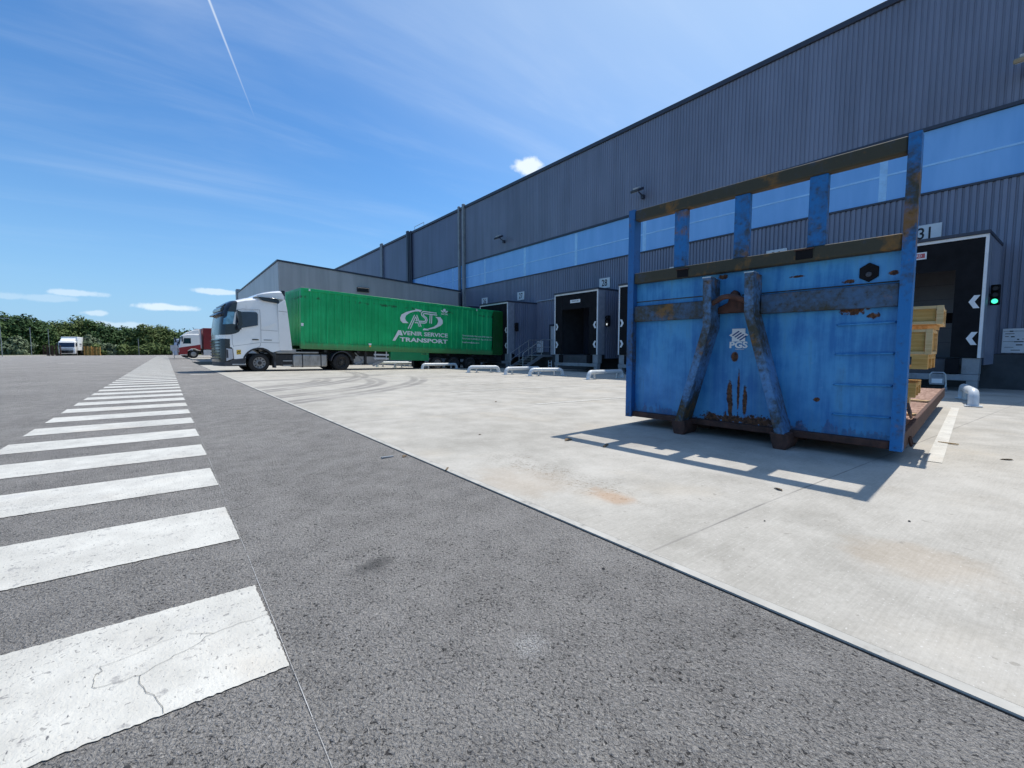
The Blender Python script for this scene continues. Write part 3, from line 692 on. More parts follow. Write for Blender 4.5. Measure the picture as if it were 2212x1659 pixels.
# ------------------------------------------------------------------ blue hook-lift flat with its headboard
sk = thing('hooklift_flat', 'worn blue hook-lift flat container with a tall windowed headboard and plank bed', 'container', (5.2175, 2.515, 0), R_(6.5))
def sh(v): return (v[0] + .061 * (v[1] - 1.475), v[1], v[2]) if v[0] < .2 else v   # the headboard stands a little out of square
def kp_(n, mb, mt, par=sk, **k): mb.v = [sh(v) for v in mb.v]; return mb.build(n, mt, par, **k)
HT = 2.88; PY = 1.385; OY = 1.475
pn = kp_('headboard_panel', MB().box(.10, .115, -PY, PY, .16, 1.93), BLUEP)
kp_('weld_seam', MB().box(.092, .10, -PY, .0, 1.625, 1.635).box(.092, .1, .25, PY, 1.655, 1.665), FRAMED, pn)
for s in (-1, 1):
    a_, b_ = sorted((s * PY, s * OY))
    m = MB().box(0, .02, a_, b_, .09, HT).box(.02, .15, *sorted((s * (PY - .0), s * (PY + .012))), .09, HT).box(.14, .16, a_, b_, .09, HT)
    m.box(.02, .14, *sorted((s * (OY - .012), s * OY)), .09, HT)
    kp_('corner_post', m, FRAMEB if s > 0 else FRAMEM)
kp_('top_beam', MB().box(.012, .13, -PY, PY, 2.73, 2.87), FRAMED, bevel=.018, seg=3)
kp_('middle_beam', MB().box(.012, .13, -PY, PY, 1.9, 2.04), FRAMED, bevel=.018, seg=3)
kp_('lower_beam', MB().box(.03, .1, .25, PY, 1.39, 1.6).box(.03, .1, -PY, -.22, 1.40, 1.61), FRAMEL, bevel=.012)
kp_('sill_beam', MB().box(.03, .14, -PY, PY, .095, .165), RUSTM, bevel=.01)
for a_, b_ in ((.66, .82), (-.07, .09), (-.80, -.64)): kp_('window_post', MB().box(.03, .12, a_, b_, 2.04, 2.73), FRAMEM, bevel=.008)
for a_, b_, z in ((.615, .755, 1.95), (-.70, -.55, 1.97)):
    sl_ = kp_('forklift_pocket', MB().box(.004, .0115, a_, b_, z - .045, z + .05), BLACK)
    kp_('pocket_lip', MB().box(-.012, .006, a_ - .01, b_ + .01, z + .045, z + .056), RUSTM, sl_)
for sgn, P0, P1, P2 in ((1, (.30, 1.83), (.285, 1.3), (.60, .14)), (-1, (-.16, 1.83), (-.17, 1.42), (-.52, .14))):
    m = MB(); w = .047
    # deep flat bars: profile in y-z, extruded forward
    (y0, z0), (y1, z1), (y2, z2) = P0, P1, P2
    m.prism([(y0 - w, z0), (y0 + w, z0), (y1 + w, z1 - .02), (y2 + w, z2), (y2 - w, z2), (y1 - w, z1 - .02)], 'x', -.17, .1)
    lg = kp_('skid_leg', m, LEGM, bevel=.005)
    m = MB().prism([(y0 - w - .003, z0 - .0), (y0 + w + .003, z0), (y0 + w + .003, z0 + .012), (y0 - w - .003, z0 + .012)], 'x', -.173, -.02); kp_('sunlit_leg_top', m, GALV, lg)  # pale cap stands in for sunlight on the leg top
    m = MB().prism([(y2 - .075, .15), (y2 + .1, .15), (y2 + .06, gz(5.2) + .02), (y2 + .02, gz(5.2) - .012), (y2 - .05, gz(5.2) - .012), (y2 - .09, .05)], 'x', -.17, .199); kp_('skid_foot', m, RUSTM, lg, bevel=.012)
hk = kp_('hook_bar', MB().tube([(-.1, .28, 1.53), (-.13, .2, 1.56), (-.15, .12, 1.595), (-.155, .06, 1.6), (-.15, 0, 1.595), (-.13, -.08, 1.56), (-.1, -.16, 1.52)], .03, 12), RUSTM, smooth=True)
m = MB().prism([(-.12, 1.43), (.24, 1.43), (.24, 1.5), (.13, 1.55), (.1, 1.66), (.06, 1.69), (.02, 1.66), (-.02, 1.55), (-.12, 1.5)], 'x', .02, .1); kp_('hook_bracket', m, RUSTM, hk, bevel=.01)
for z in (1.25, .965, .665, .37): kp_('ladder_rung', MB().tube([(.1, -.92, z), (.078, -.935, z), (.076, -1.0, z), (.08, -1.36, z + .01), (.1, -1.37, z + .01)], .009, 8), BLUEP)
hx = [(-1.15 + .085 * cos(R_(30 + 60 * k)), 1.735 + .09 * sin(R_(30 + 60 * k))) for k in range(6)]
px = kp_('hex_socket', MB().prism(hx, 'x', .085, .1), BLACK, bevel=.005)
kp_('socket_pin', MB().lathe([(0, -.012), (.022, -.01), (.026, 0)], (.085, -1.15, 1.715), 'x', 12), DARKM, px)
# emblem and letters
em = kp_('emblem', MB().box(.0945, .0995, -.055, .092, 1.105, 1.252).prism([(-.088, 1.178), (.018, 1.246), (.125, 1.178), (.018, 1.11)], 'x', .0935, .0994), LIV)
m = MB()
for k in range(4):                                     # four dark bars leaning up to the right
    a0, b0 = .093 - k * .027, 1.176 - k * .018           # lower left end of each (y grows to the left)
    m.prism([(a0, b0), (a0 - .015, b0 - .0075), (a0 - .015 - .072, b0 - .0075 + .05), (a0 - .072, b0 + .05)], 'x', .0915, .0934)
kp_('emblem_bars', m, simple('emblem_blue', (.015, .06, .22), .5), em)
text('PGS', .098, LIV, sk, 'lettering', loc=(.096 - .061 * 1.457, .018, 1.062), rot=(pi / 2, 0, -pi / 2 - R_(3.49)), sx=1.22, bold=.0035)
text('GROUPE', .02, LIV, sk, 'lettering', loc=(.096 - .061 * 1.475, .0, 1.015), rot=(pi / 2, 0, -pi / 2 - R_(3.49)), sx=1.3)
# bed
kp_('plank_bed', MB().box(.12, 7.0, -1.43, 1.43, .19, .235), DECK)
m = MB()
for k in range(1, 23): m.box(.16 + k * .3 - .004, .16 + k * .3 + .004, -1.425, 1.425, .2353, .2365)
kp_('plank_joint', m, RUSTM)
for s in (-1, 1): kp_('side_rail', MB().box(.12, 7.02, *sorted((s * 1.432, s * 1.475)), .085, .25).box(.12, 7.02, *sorted((s * 1.40, s * 1.432)), .085, .105), RUSTM, bevel=.008)
for s in (-1, 1): kp_('runner', MB().box(.35, 7.0, *sorted((s * .45, s * .6)), .0, .19), RUSTM)
for s in (-1, 1):
    rl = kp_('rear_roller', MB().lathe([(.0, -.12), (.11, -.12), (.11, .12), (0, .12)], (6.6, s * .525, .0), 'y', 16), RUSTM)
kp_('lashing_ring', MB().tube([(.3, -1.48, .16), (.3, -1.5, .08), (.4, -1.5, .08), (.4, -1.48, .16)], .012, 6).tube([(.22, -1.46, .5), (.2, -1.49, .42), (.24, -1.49, .36), (.27, -1.46, .44)], .012, 6), RUSTM)

# pallets piled on the bed behind the headboard
def pallet_mesh(L=1.2, Wd=.8):
    m = MB(); r = random.Random(3)
    for k in range(5): w = .12; y = -Wd / 2 + w / 2 + k * (Wd - w) / 4; m.box(-L / 2, L / 2, y - w / 2, y + w / 2, .122, .144)
    for x in (-L / 2 + .06, 0, L / 2 - .06):
        m.box(x - .06, x + .06, -Wd / 2, Wd / 2, .1, .1215)
        for y in (-Wd / 2 + .05, 0, Wd / 2 - .05): m.box(x - .06, x + .06, y - .05, y + .05, .0225, .0998)
    for y in (-Wd / 2 + .05, 0, Wd / 2 - .05): m.box(-L / 2, L / 2, y - .05, y + .05, 0, .022)
    return m
def bedpt(x, y, z): # from bed frame to yard
    v = Matrix.Rotation(R_(6.5), 4, 'Z') @ Vector((x, y, z)); return (5.2175 + v.x, 2.515 + v.y, v.z)
pal = pallet_mesh()
def pallet(x, y, z, rz, label, mat=PINE, src=[None], dimscale=1):
    t = thing('wooden_pallet', label, 'pallet', bedpt(x, y, z), R_(rz + 6.5), group='wooden pallets piled on the blue flat')
    pallet_mesh().build('pallet_boards', mat, t)
pallet(.95, -.72, .237, 91, 'bottom wooden pallet lying on the plank bed of the blue flat')
pallet(.98, -.78, .382, 88, 'second wooden pallet from the bottom of the pile on the blue flat', PINEP)
pallet(.95, -.88, .527, 91, 'third wooden pallet from the bottom of the pile on the blue flat')
pallet(1.0, -.76, .672, 90, 'pale wooden pallet set back in the middle of the pile', PINEP)
pallet(.95, -.97, .817, 89, 'fifth wooden pallet from the bottom, below the yellow crates')
def crate(x, y, z, rz, L, Wd, H, label):
    t = thing('wooden_crate', label, 'crate', bedpt(x, y, z), R_(rz + 6.5), group='open wooden crates on top of the pallet pile')
    m = MB()
    for sx in (-1, 1): m.box(sx * (L / 2 - .012) - .011, sx * (L / 2 - .012) + .011, -Wd / 2 + .03, Wd / 2 - .03, .02, H - .03)
    for sy in (-1, 1): m.box(-L / 2 + .03, L / 2 - .03, sy * (Wd / 2 - .012) - .011, sy * (Wd / 2 - .012) + .011, .02, H - .03)
    m.build('side_panel', PINE, t)
    m = MB()
    for sx in (-1, 1):
        for sy in (-1, 1): m.box(sx * (L / 2) - .025, sx * (L / 2) + .025, sy * Wd / 2 - .025, sy * Wd / 2 + .025, 0, H)
    for z_ in (0, H - .03):
        for sy in (-1, 1): m.box(-L / 2 + .026, L / 2 - .026, sy * Wd / 2 - .02, sy * Wd / 2 + .02, z_ + .001, z_ + .029)
        for sx in (-1, 1): m.box(sx * L / 2 - .02, sx * L / 2 + .02, -Wd / 2 + .026, Wd / 2 - .026, z_ + .001, z_ + .029)
    m.build('edge_frame', PINEP, t)
crate(.95, -1.0, .962, 90, 1.12, .76, .25, 'lower of the two yellow wooden crates on the pallet pile')
crate(.95, -1.06, 1.258, 91, 1.12, .76, .18, 'topmost yellow wooden crate on the pallet pile')
t = thing('timber_plank', 'pale plank sticking out to the right between the two yellow crates', 'plank', bedpt(.95, -1.28, 1.2125), R_(8)); MB().box(-.06, .06, -.33, .4, -.0, .045).build('board', PINEP, t)
for (x, y, L, rz, lab) in ((3.6, -1.28, .34, 70, 'short offcut of timber lying on the plank bed near its right rail'), (1.6, -1.3, .26, 80, 'small pale wood scrap on the plank bed close behind the headboard')):
    t = thing('wood_offcut', lab, 'wood scrap', bedpt(x, y, .238), R_(rz)); MB().box(-L / 2, L / 2, -.04, .04, 0, .025).build('board', PINEP, t)

# ------------------------------------------------------------------ the white tractor unit
TX, TY, TYAW = 0, 24.185, R_(5.1)
tr = thing('tractor_unit', 'white tractor unit with black visor coupled to the green container trailer', 'truck', (TX, TY, 0), TYAW, ry=R_(.55))
CW = 2.5
def shaped(poly, off=0, ts=(0, .012, .035, .075, .16, .5, .84, .925, .965, .988, 1), front=2.8, top=3.0, inset=True, y0=0, y1=CW):
    """body lofted across the cab: poly is the side outline (s,z); the corners round in plan and towards the roof"""
    m = MB(); n = len(poly); cx_ = sum(p[0] for p in poly) / n; cz_ = sum(p[1] for p in poly) / n
    rings = []
    for t in ts:
        e = abs(2 * t - 1); ring = []
        for (s, z) in poly:
            k = max(0, min(1, (front - s) / .5)); h = max(0, min(1, (z - top) / .7))
            s2 = s + .20 * e ** 9 * k; z2 = z - .16 * e ** 10 * h - .05 * e * e * h
            yi = (.05 + .09 * h) * h if inset else 0
            yc = y0 - off + (y1 - y0 + 2 * off) * t
            ym = (y0 + y1) / 2; yc = ym + (yc - ym) * (1 - 2 * yi / CW)
            d = Vector((s - cx_, z - cz_)); d = d.normalized() * off if d.length else d
            ring.append((s2 + d.x, yc, z2 + d.y))
        rings.append(ring)
    vs = [p for r in rings for p in r]; fs = []
    for j in range(len(ts) - 1):
        for i in range(n): fs.append((j * n + i, j * n + (i + 1) % n, (j + 1) * n + (i + 1) % n, (j + 1) * n + i))
    fs.append(tuple(range(n))); fs.append(tuple(range((len(ts) - 1) * n, len(ts) * n)))
    return m.add(vs, fs)
def tpart(n, mb, mt, par=tr, **k): return mb.build(n, mt, par, **k)
body = [(2.03, .64), (1.98, 1.2), (1.97, 1.75), (2.02, 2.2), (2.12, 2.78), (2.2, 3.0), (2.32, 3.2), (2.49, 3.33), (2.66, 3.39), (3.08, 3.53), (3.42, 3.61), (3.9, 3.66), (4.42, 3.66), (4.44, 3.0), (4.48, 1.07),
        (4.16, .96), (4.05, 1.0), (3.92, 1.1), (3.72, 1.18), (3.5, 1.185), (3.3, 1.13), (3.12, 1.0), (3.0, .8), (2.96, .68), (2.47, .64)]
cab = tpart('cab', shaped(body), TRUCKW, smooth=True)
fair = [(3.45, 3.6), (3.62, 3.75), (3.92, 3.87), (4.25, 3.96), (4.55, 4.02), (4.66, 4.03), (4.76, 3.8), (4.76, 3.56), (4.4, 3.6)]
rf = tpart('roof_fairing', shaped(fair, 0, (0, .02, .08, .2, .5, .8, .92, .98, 1), front=2, top=3.6, inset=False, y0=.16, y1=CW - .16), TRUCKW, smooth=True)
tpart('side_slot', MB().prism([(3.56, 3.6), (4.38, 3.585), (4.5, 3.5), (4.5, 3.34), (4.36, 3.36), (3.80, 3.42), (3.68, 3.5)], 'y', .02, .155), TRUCKB, rf, bevel=.01)
MB().box(4.66, 4.82, .2, CW - .2, 3.74, 4.01).build('air_baffle', TRUCKB, rf)
for y0, y1 in ((0, .035), (CW - .035, CW)):
    m = MB().prism([(4.455, 1.06), (4.44, 2.4), (4.43, 3.0), (4.43, 3.3), (4.74, 3.56), (4.78, 3.5), (4.87, 2.97), (5.05, 1.06)], 'y', y0, y1); sf = tpart('side_fairing', m, TRUCKW, bevel=.012)
    yy = y0 - .0015 if y0 == 0 else y1
    MB().prism([(4.44, 2.98), (4.87, 2.96), (4.872, 2.945), (4.44, 2.965)], 'y', yy, yy + .0015).build('panel_seam', INK, sf)
blk = [(1.965, 1.75), (2.01, 2.2), (2.11, 2.8), (2.2, 3.02), (2.32, 3.21), (2.49, 3.34), (2.66, 3.38), (2.60, 3.1), (2.52, 2.8), (2.46, 2.27), (2.57, 2.235), (2.66, 2.2), (2.80, 2.075), (2.76, 1.98), (2.66, 1.9), (2.45, 1.83), (2.19, 1.775)]
tpart('black_windscreen_surround', shaped(blk, .007), TRUCKB, smooth=True)
gl = [(2.02, 2.24), (2.07, 2.5), (2.125, 2.8), (2.43, 2.8), (2.40, 2.55), (2.36, 2.28)]
tpart('windscreen', shaped(gl, .012), GLASSB, smooth=True)
vz = tpart('sun_visor', shaped([(1.9, 2.66), (1.93, 2.72), (2.06, 2.81), (2.16, 2.83), (2.14, 2.8), (2.06, 2.76), (1.97, 2.68)], .0, y0=.12, y1=CW - .12, inset=False, front=3.2), TRUCKB, smooth=True)
tpart('visor_lamps', MB().prism([(2.08, 2.84), (2.08, 2.95), (2.16, 3.06), (2.3, 3.06), (2.3, 2.84)], 'y', .3, CW - .3).prism([(2.2, 3.1), (2.24, 3.16), (2.36, 3.22), (2.4, 3.1)], 'y', .35, CW - .35), TRUCKB, bevel=.02)
def sidepair(fn, name, mat, par=tr, only=None, **k):
    for s in (0, 1):
        if only is not None and s != only: continue
        m = MB(); fn(m)
        m.v = [(x, y if s == 0 else CW - y, z) for x, y, z in m.v]; tpart(name, m, mat, par, **k)
win = [(2.70, 2.16), (2.83, 2.08), (3.53, 2.235), (3.545, 2.76), (3.5, 2.84), (3.44, 2.86), (2.86, 2.835), (2.72, 2.6)]
sidepair(lambda m: m.prism(win, 'y', -.006, .01), 'side_window', GLASSD)
sidepair(lambda m: m.prism([(2.6, 2.24), (2.66, 2.2), (2.78, 2.6), (2.85, 2.85), (2.8, 2.86), (2.68, 2.84)], 'y', -.007, .01), 'quarter_window', GLASSD)
sidepair(lambda m: m.prism([(2.50, 2.26), (2.585, 2.24), (2.66, 2.84), (2.60, 2.80)], 'y', -.0125, .01), 'white_pillar', TRUCKW)
sidepair(lambda m: [m.ribbon(p, .011, -.0005, .0015) for p in ([(2.64, 2.9), (2.9, 2.97), (3.63, 2.975), (3.655, 2.3), (3.645, 1.45), (3.6, 1.25), (3.5, 1.2)], [(2.45, 1.82), (2.45, 1.37), (2.5, 1.2)], [(2.52, 1.24), (3.6, 1.42)], [(3.66, 1.43), (4.45, 1.42)], [(3.66, 2.02), (4.4, 2.0)])], 'door_seam', DARKM)
sidepair(lambda m: m.box(3.26, 3.55, -.03, .0, 1.53, 1.585), 'door_handle', TRUCKB, bevel=.012)
sidepair(lambda m: m.prism([(3.72, 2.1), (4.3, 2.34), (4.34, 2.42), (3.72, 2.16)], 'y', -.008, .0), 'side_panel', TRUCKW, bevel=.003)
def mirror(m):
    m.obox((2.74, -.2, 2.5), (.14, .2, .62), (0, R_(-4), 0)); m.obox((2.71, -.2, 2.1), (.14, .2, .2), (0, R_(-4), 0)); m.tube([(2.6, .03, 2.83), (2.68, -.18, 2.87), (2.74, -.2, 2.82)], .025, 8); m.tube([(2.58, .03, 2.1), (2.66, -.14, 2.05), (2.72, -.2, 2.08)], .025, 8)
sidepair(mirror, 'wing_mirror', TRUCKB, bevel=.03)
tpart('grille', shaped([(1.955, .5), (1.955, 1.5), (1.965, 1.56), (2.2, 1.56), (2.17, .5)], .006, front=2.6, inset=False), TRUCKB, smooth=True)
m = MB()
for k in range(7): m.box(1.93, 1.955, .28, CW - .28, .62 + k * .14, .66 + k * .14)
tpart('grille_slat', m, DARKM)
tpart('bumper', shaped([(1.98, .31), (1.955, .5), (2.1, .62), (2.47, .63), (2.97, .675), (2.97, .31)], .004, front=2.7, inset=False), DARKM, smooth=True)
sidepair(lambda m: m.box(2.42, 2.97, -.03, .05, .37, .41), 'cab_step', GALV, bevel=.005)
hl = lambda m: m.prism([(2.19, .55), (2.47, .66), (2.44, 1.1), (2.2, 1.13)], 'y', -.014, .02)
sidepair(lambda m: m.prism([(2.14, .5), (2.5, .62), (2.47, 1.1), (2.4, 1.19), (2.18, 1.17)], 'y', -.011, .02), 'headlight_bezel', TRUCKB)
sidepair(hl, 'headlight', LGREY, bevel=.004)
sidepair(lambda m: m.prism([(2.2, .68), (2.28, .7), (2.27, 1.06), (2.2, 1.08)], 'y', -.017, -.013), 'headlight_lens', DARKM)
sidepair(lambda m: m.prism([(2.61, .84), (2.79, .86), (2.79, 1.07), (2.61, 1.06)], 'y', -.003, .0), 'yellow_sticker', YEL, only=0)
sidepair(lambda m: m.ribbon([(2.63, .92), (2.68, .99), (2.72, .95), (2.77, 1.02)], .03, -.003, .002).ribbon([(2.62, .87), (2.78, .89)], .02, -.003, .002), 'sticker_print', INK, only=0)
sidepair(lambda m: m.box(3.76, 4.12, -.003, 0, 1.535, 1.565), 'model_lettering', DARKM, only=0)
# arches, deck, tank, chassis
def arch(m, cx_, r0, r1, a0, a1, y0, y1, z=.45, k=14):
    P = [(cx_ + r1 * cos(a0 + (a1 - a0) * i / k), z + r1 * sin(a0 + (a1 - a0) * i / k)) for i in range(k + 1)]
    Q = [(cx_ + r0 * cos(a0 + (a1 - a0) * i / k), z + r0 * sin(a0 + (a1 - a0) * i / k)) for i in range(k + 1)]
    for i in range(k): m.prism([P[i], P[i + 1], Q[i + 1], Q[i]], 'y', y0, y1)
for y0, y1 in ((-.012, .45), (CW - .45, CW + .012)):
    m = MB(); arch(m, 3.56, .66, .73, R_(5), R_(168), y0, y1); tpart('wheel_arch', m, CHASS)
    tpart('mudguard', MB().prism([(4.14, .95), (4.28, .95), (4.3, .2), (4.22, .2)], 'y', y0 + .03, y1), DARKM, bevel=.01)
    m = MB(); arch(m, 7.55, .56, .6, R_(8), R_(172), y0 + .02, y1 + .1 if y0 < 1 else y1); tpart('rear_mudguard', m, DARKM)
    tpart('mud_flap', MB().box(8.14, 8.17, y0 + .03, y1, .3, .65), CHASS)
ch = MB().box(2.6, 8.6, .72, .86, .62, .9).box(2.6, 8.6, CW - .86, CW - .72, .62, .9)
for x in (4.6, 5.8, 6.9, 8.4): ch.box(x, x + .12, .86, CW - .86, .64, .86)
ch.box(3.2, 3.9, .3, CW - .3, .38, .55).box(4.2, 5.1, .1, CW - .1, .3, .85)
tpart('chassis', ch, CHASS)
tpart('rear_deck', MB().box(4.3, 6.35, .06, CW - .06, .915, 1.0), TANK, bevel=.02)
for y0, y1 in ((.02, .64), (CW - .64, CW - .02)):
    tk_ = tpart('fuel_tank', MB().box(5.08, 6.78, y0, y1, .22, .86), TANK, bevel=.07, seg=3)
    m = MB()
    for x in (5.5, 6.42): m.box(x, x + .05, y0 - .008, y1, .21, .87)
    m.build('tank_strap', CHASS, tk_)
    sp = MB()
    for z in (.3, .52): sp.box(4.62, 5.04, y0 + .02, y1, z, z + .035)
    tpart('boarding_step', sp, GALV)
tpart('fifth_wheel', MB().lathe([(0, 1.0), (.48, 1.0), (.5, 1.06), (.46, 1.1), (0, 1.1)], (7.2, CW / 2, 0), 'z', 24), CHASS)
def wheel(par, x, y, z, r=.45, w=.3, near=True, dual=False, rimmat=RIM):
    """tyre with rim and hub; outer face towards -y when near"""
    s = 1 if near else -1
    T = MB().lathe([(r * .6, .02), (r * .66, 0), (r * .8, -.005), (r * .93, .012), (r, .05), (r, w - .05), (r * .93, w - .01), (r * .6, w)], (0, 0, 0), 'y', 32, True)
    if dual: T.lathe([(r * .6, w + .06), (r * .93, w + .06), (r, w + .1), (r, 2 * w), (r * .6, 2 * w + .03)], (0, 0, 0), 'y', 32, True)
    T.v = [(a + x, y + b * s, c_ + z) for a, b, c_ in T.v]
    t = T.build('tyre', TYRE, par, smooth=True)
    dish = .03 if not dual else .13
    Rm = MB().lathe([(r * .62, .015), (r * .6, .0), (r * .57, .01), (r * .55, dish), (r * .34, dish + .01), (r * .3, dish - .04), (r * .27, dish - .05), (0, dish - .05)], (0, 0, 0), 'y', 32)
    Rm.v = [(a + x, y + b * s, c_ + z) for a, b, c_ in Rm.v]; rm = Rm.build('rim', rimmat, t, smooth=True)
    H = MB()
    for k in range(10):
        a = 2 * pi * k / 10; H.lathe([(0, dish - .004), (.034, dish - .003), (.036, dish + .02)], (r * .45 * cos(a), 0, r * .45 * sin(a)), 'y', 10)
    H.v = [(a + x, y + b * s, c_ + z) for a, b, c_ in H.v]; H.build('rim_hole', INK, t)
    U = MB().lathe([(0, dish - .11), (r * .16, dish - .11), (r * .2, dish - .06)], (0, 0, 0), 'y', 18)
    U.v = [(a + x, y + b * s, c_ + z) for a, b, c_ in U.v]; U.build('hub', CHASS if not dual else RIMD, t)
wheel(tr, 3.56, .03, .45); wheel(tr, 3.56, CW - .03, .45, near=False)
wheel(tr, 7.55, .03, .45, dual=True, rimmat=RIMD); wheel(tr, 7.55, CW - .03, .45, near=False, dual=True, rimmat=RIMD)

# ------------------------------------------------------------------ the green container trailer
PITCH = R_(1.77)
tl = thing('container_trailer', 'long green ribbed container semi-trailer lettered AVENIR SERVICE TRANSPORT, backed into dock 27', 'trailer', (TX + 5.47 * cos(TYAW), TY + 5.47 * sin(TYAW), 1.1), TYAW, ry=PITCH)
TL, TH = 13.8, 3.08                               # local: x from the nose, z from the container floor
def lp(n, mb, mt, par=tl, **k): return mb.build(n, mt, par, **k)
L2 = lambda s, z: ((s - 5.47) / cos(PITCH) + 0, z - 1.1 + (s - 5.47) * .0309)
def corr_x(x0, x1, y, s, z0, z1, pitch=.418, depth=.046):
    m = MB(); pts = []; x = x0
    while x + pitch <= x1 + .01:
        pts += [(x, y), (x + .27, y), (x + .295, y - s * depth), (x + .393, y - s * depth)]; x += pitch
    pts.append((x1, y)); vs = [(a, b, z) for a, b in pts for z in (z0, z1)]
    return m.add(vs, [(2 * i, 2 * i + 2, 2 * i + 3, 2 * i + 1) for i in range(len(pts) - 1)])
lp('side_wall', corr_x(.16, 12.66, .052, 1, .3, TH - .14), GREEN); lp('side_wall', corr_x(.16, 12.66, 2.498, -1, .3, TH - .14), GREEN)
m = corr_x(.2, 2.4, -.03, -1, .16, TH - .1, .22, .03); m.v = [(-y, x, z) for x, y, z in m.v]; lp('front_wall', m, GREEN)
lp('roof', MB().box(.02, TL, .05, 2.5, TH - .06, TH - .03), GREEN)
lp('bottom_rail', MB().box(.0, TL, .0, .09, 0, .3).box(.0, TL, 2.46, 2.55, 0, .3), GREEN, bevel=.012)
lp('rail_lip', MB().box(.1, 12.6, -.014, .0, .3, .325).box(.6, 9, -.012, .0, .055, .075), GREEN)
lp('top_rail', MB().box(.0, TL, .0, .08, TH - .14, TH).box(.0, TL, 2.47, 2.55, TH - .14, TH).box(0, .1, .08, 2.47, TH - .14, TH), GREEN, bevel=.012)
lp('corner_post', MB().box(-.012, .16, -.006, .2, 0.02, TH - .0).box(-.012, .16, 2.35, 2.556, .02, TH).box(TL - .1, TL, .0, .16, 0, TH).box(TL - .1, TL, 2.4, 2.55, 0, TH), GREEN, bevel=.012)
lp('corner_casting', MB().box(-.02, .17, -.012, .16, TH - .02, TH + .03).box(-.02, .17, 2.4, 2.562, TH - .02, TH + .03), GREYM, bevel=.012)
dl = lp('rear_door_leaf', MB().box(12.68, 13.78, -.05, -.01, .04, TH - .04), GREENF, bevel=.008)
m = MB()
for k in range(1, 5): m.box(12.7, 13.76, -.056, -.05, k * .6 - .012, k * .6 + .012)
m.build('door_rib', GREENF, dl)
for z in (.4, 1.2, 2., 2.7): MB().box(12.6, 12.72, -.07, -.0, z, z + .12).build('hinge', GREENF, dl)
lp('white_label', MB().box(.38, .46, -.004, .0, TH - .13, TH - .03).box(11.2, 11.26, -.004, .0, TH - .18, TH - .04).box(-.0, .12, -.009, -.006, 1.15, 1.3), LIV)
lp('side_marker_lamp', MB().box(3.62, 3.74, -.03, -.0, .22, .3), AMBER, bevel=.01)
mk = MB().box(3.6, 3.77, -.006, .0, .33, .42); lp('worn_sticker', mk, LIV)
# livery, a film just proud of the ribs
YL = .005
def fold(pts): return [L2(*p) for p in pts]
lg = MB()
sw1 = [(12.02, 3.51), (12.46, 3.46), (12.36, 3.34), (12.27, 3.40), (12.04, 3.37), (11.65, 3.25), (11.40, 3.09), (11.33, 2.93), (11.38, 2.79), (11.57, 2.64), (11.19, 2.63), (11.05, 2.75), (11.01, 2.93), (11.09, 3.12), (11.39, 3.29), (11.69, 3.38), (12.04, 3.45)]
sw2 = [(13.43, 3.11), (13.81, 3.10), (13.98, 2.92), (13.99, 2.71), (13.82, 2.56), (13.42, 2.39), (12.89, 2.30), (12.99, 2.26), (12.53, 2.25), (12.63, 2.36), (12.87, 2.34), (13.34, 2.49), (13.57, 2.64), (13.65, 2.83), (13.60, 2.99)]
def strip_fill(m, outer, inner):
    for i in range(len(outer) - 1): m.prism([outer[i], outer[i + 1], inner[i + 1], inner[i]], 'y', YL - .005, YL)
o1 = fold([(11.19, 2.63), (11.05, 2.75), (11.01, 2.93), (11.09, 3.12), (11.39, 3.29), (11.69, 3.38), (12.04, 3.45)]); i1 = fold([(11.57, 2.64), (11.38, 2.79), (11.33, 2.93), (11.40, 3.09), (11.65, 3.25), (11.85, 3.32), (12.06, 3.37)])
strip_fill(lg, o1, i1); lg.prism(fold([(12.0, 3.52), (12.47, 3.465), (12.34, 3.32), (12.27, 3.385), (12.05, 3.36), (12.03, 3.455)]), 'y', YL - .0052, YL)
o2 = fold([(13.81, 3.10), (13.98, 2.92), (13.99, 2.71), (13.82, 2.56), (13.42, 2.39), (12.89, 2.29)]); i2 = fold([(13.43, 3.11), (13.60, 2.99), (13.65, 2.83), (13.57, 2.64), (13.34, 2.49), (12.87, 2.345)])
strip_fill(lg, o2, i2); lg.prism(fold([(12.53, 2.25), (12.63, 2.37), (12.87, 2.345), (12.9, 2.29), (12.99, 2.25)]), 'y', YL - .0052, YL)
for k, st_ in enumerate(([(11.97, 3.15), (11.54, 2.31)], [(12.04, 3.05), (11.69, 2.32)], [(12.04, 3.05), (12.16, 2.80)], [(12.11, 3.16), (12.43, 2.45)], [(11.99, 2.69), (12.20, 2.69), (12.31, 2.45)], [(12.03, 2.81), (12.17, 2.80)],
            [(13.52, 3.34), (12.62, 3.39), (12.5, 3.36), (12.44, 3.26), (12.46, 3.16), (12.70, 2.97), (12.745, 2.88), (12.72, 2.81), (12.62, 2.785), (12.30, 2.79)],
            [(13.57, 3.22), (12.68, 3.27), (12.59, 3.25), (12.57, 3.19), (12.62, 3.13), (12.80, 3.01), (12.845, 2.88), (12.79, 2.73), (12.67, 2.685), (12.34, 2.69)],
            [(13.05, 3.24), (13.03, 2.69)], [(13.18, 3.23), (13.16, 2.67)])): lg.ribbon(fold(st_), .062, YL - k * .00012, .004)
logo = lp('ast_logo', lg, LIV)
logo.name = 'livery_logo'; logo.data.name = 'livery_logo'
def ltext(s, x0, x1, zc, size, bold=.0, name='livery_lettering'):
    xa, za = L2(x0, zc); xb, _ = L2(x1, zc)
    o = text(s, size, LIV, tl, name, loc=((xa + xb) / 2, YL - .002, za), rot=(pi / 2, 0, 0), bold=bold)
    w = max(v.co.x for v in o.data.vertices) - min(v.co.x for v in o.data.vertices); o.scale[0] = (xb - xa) / w
    return o
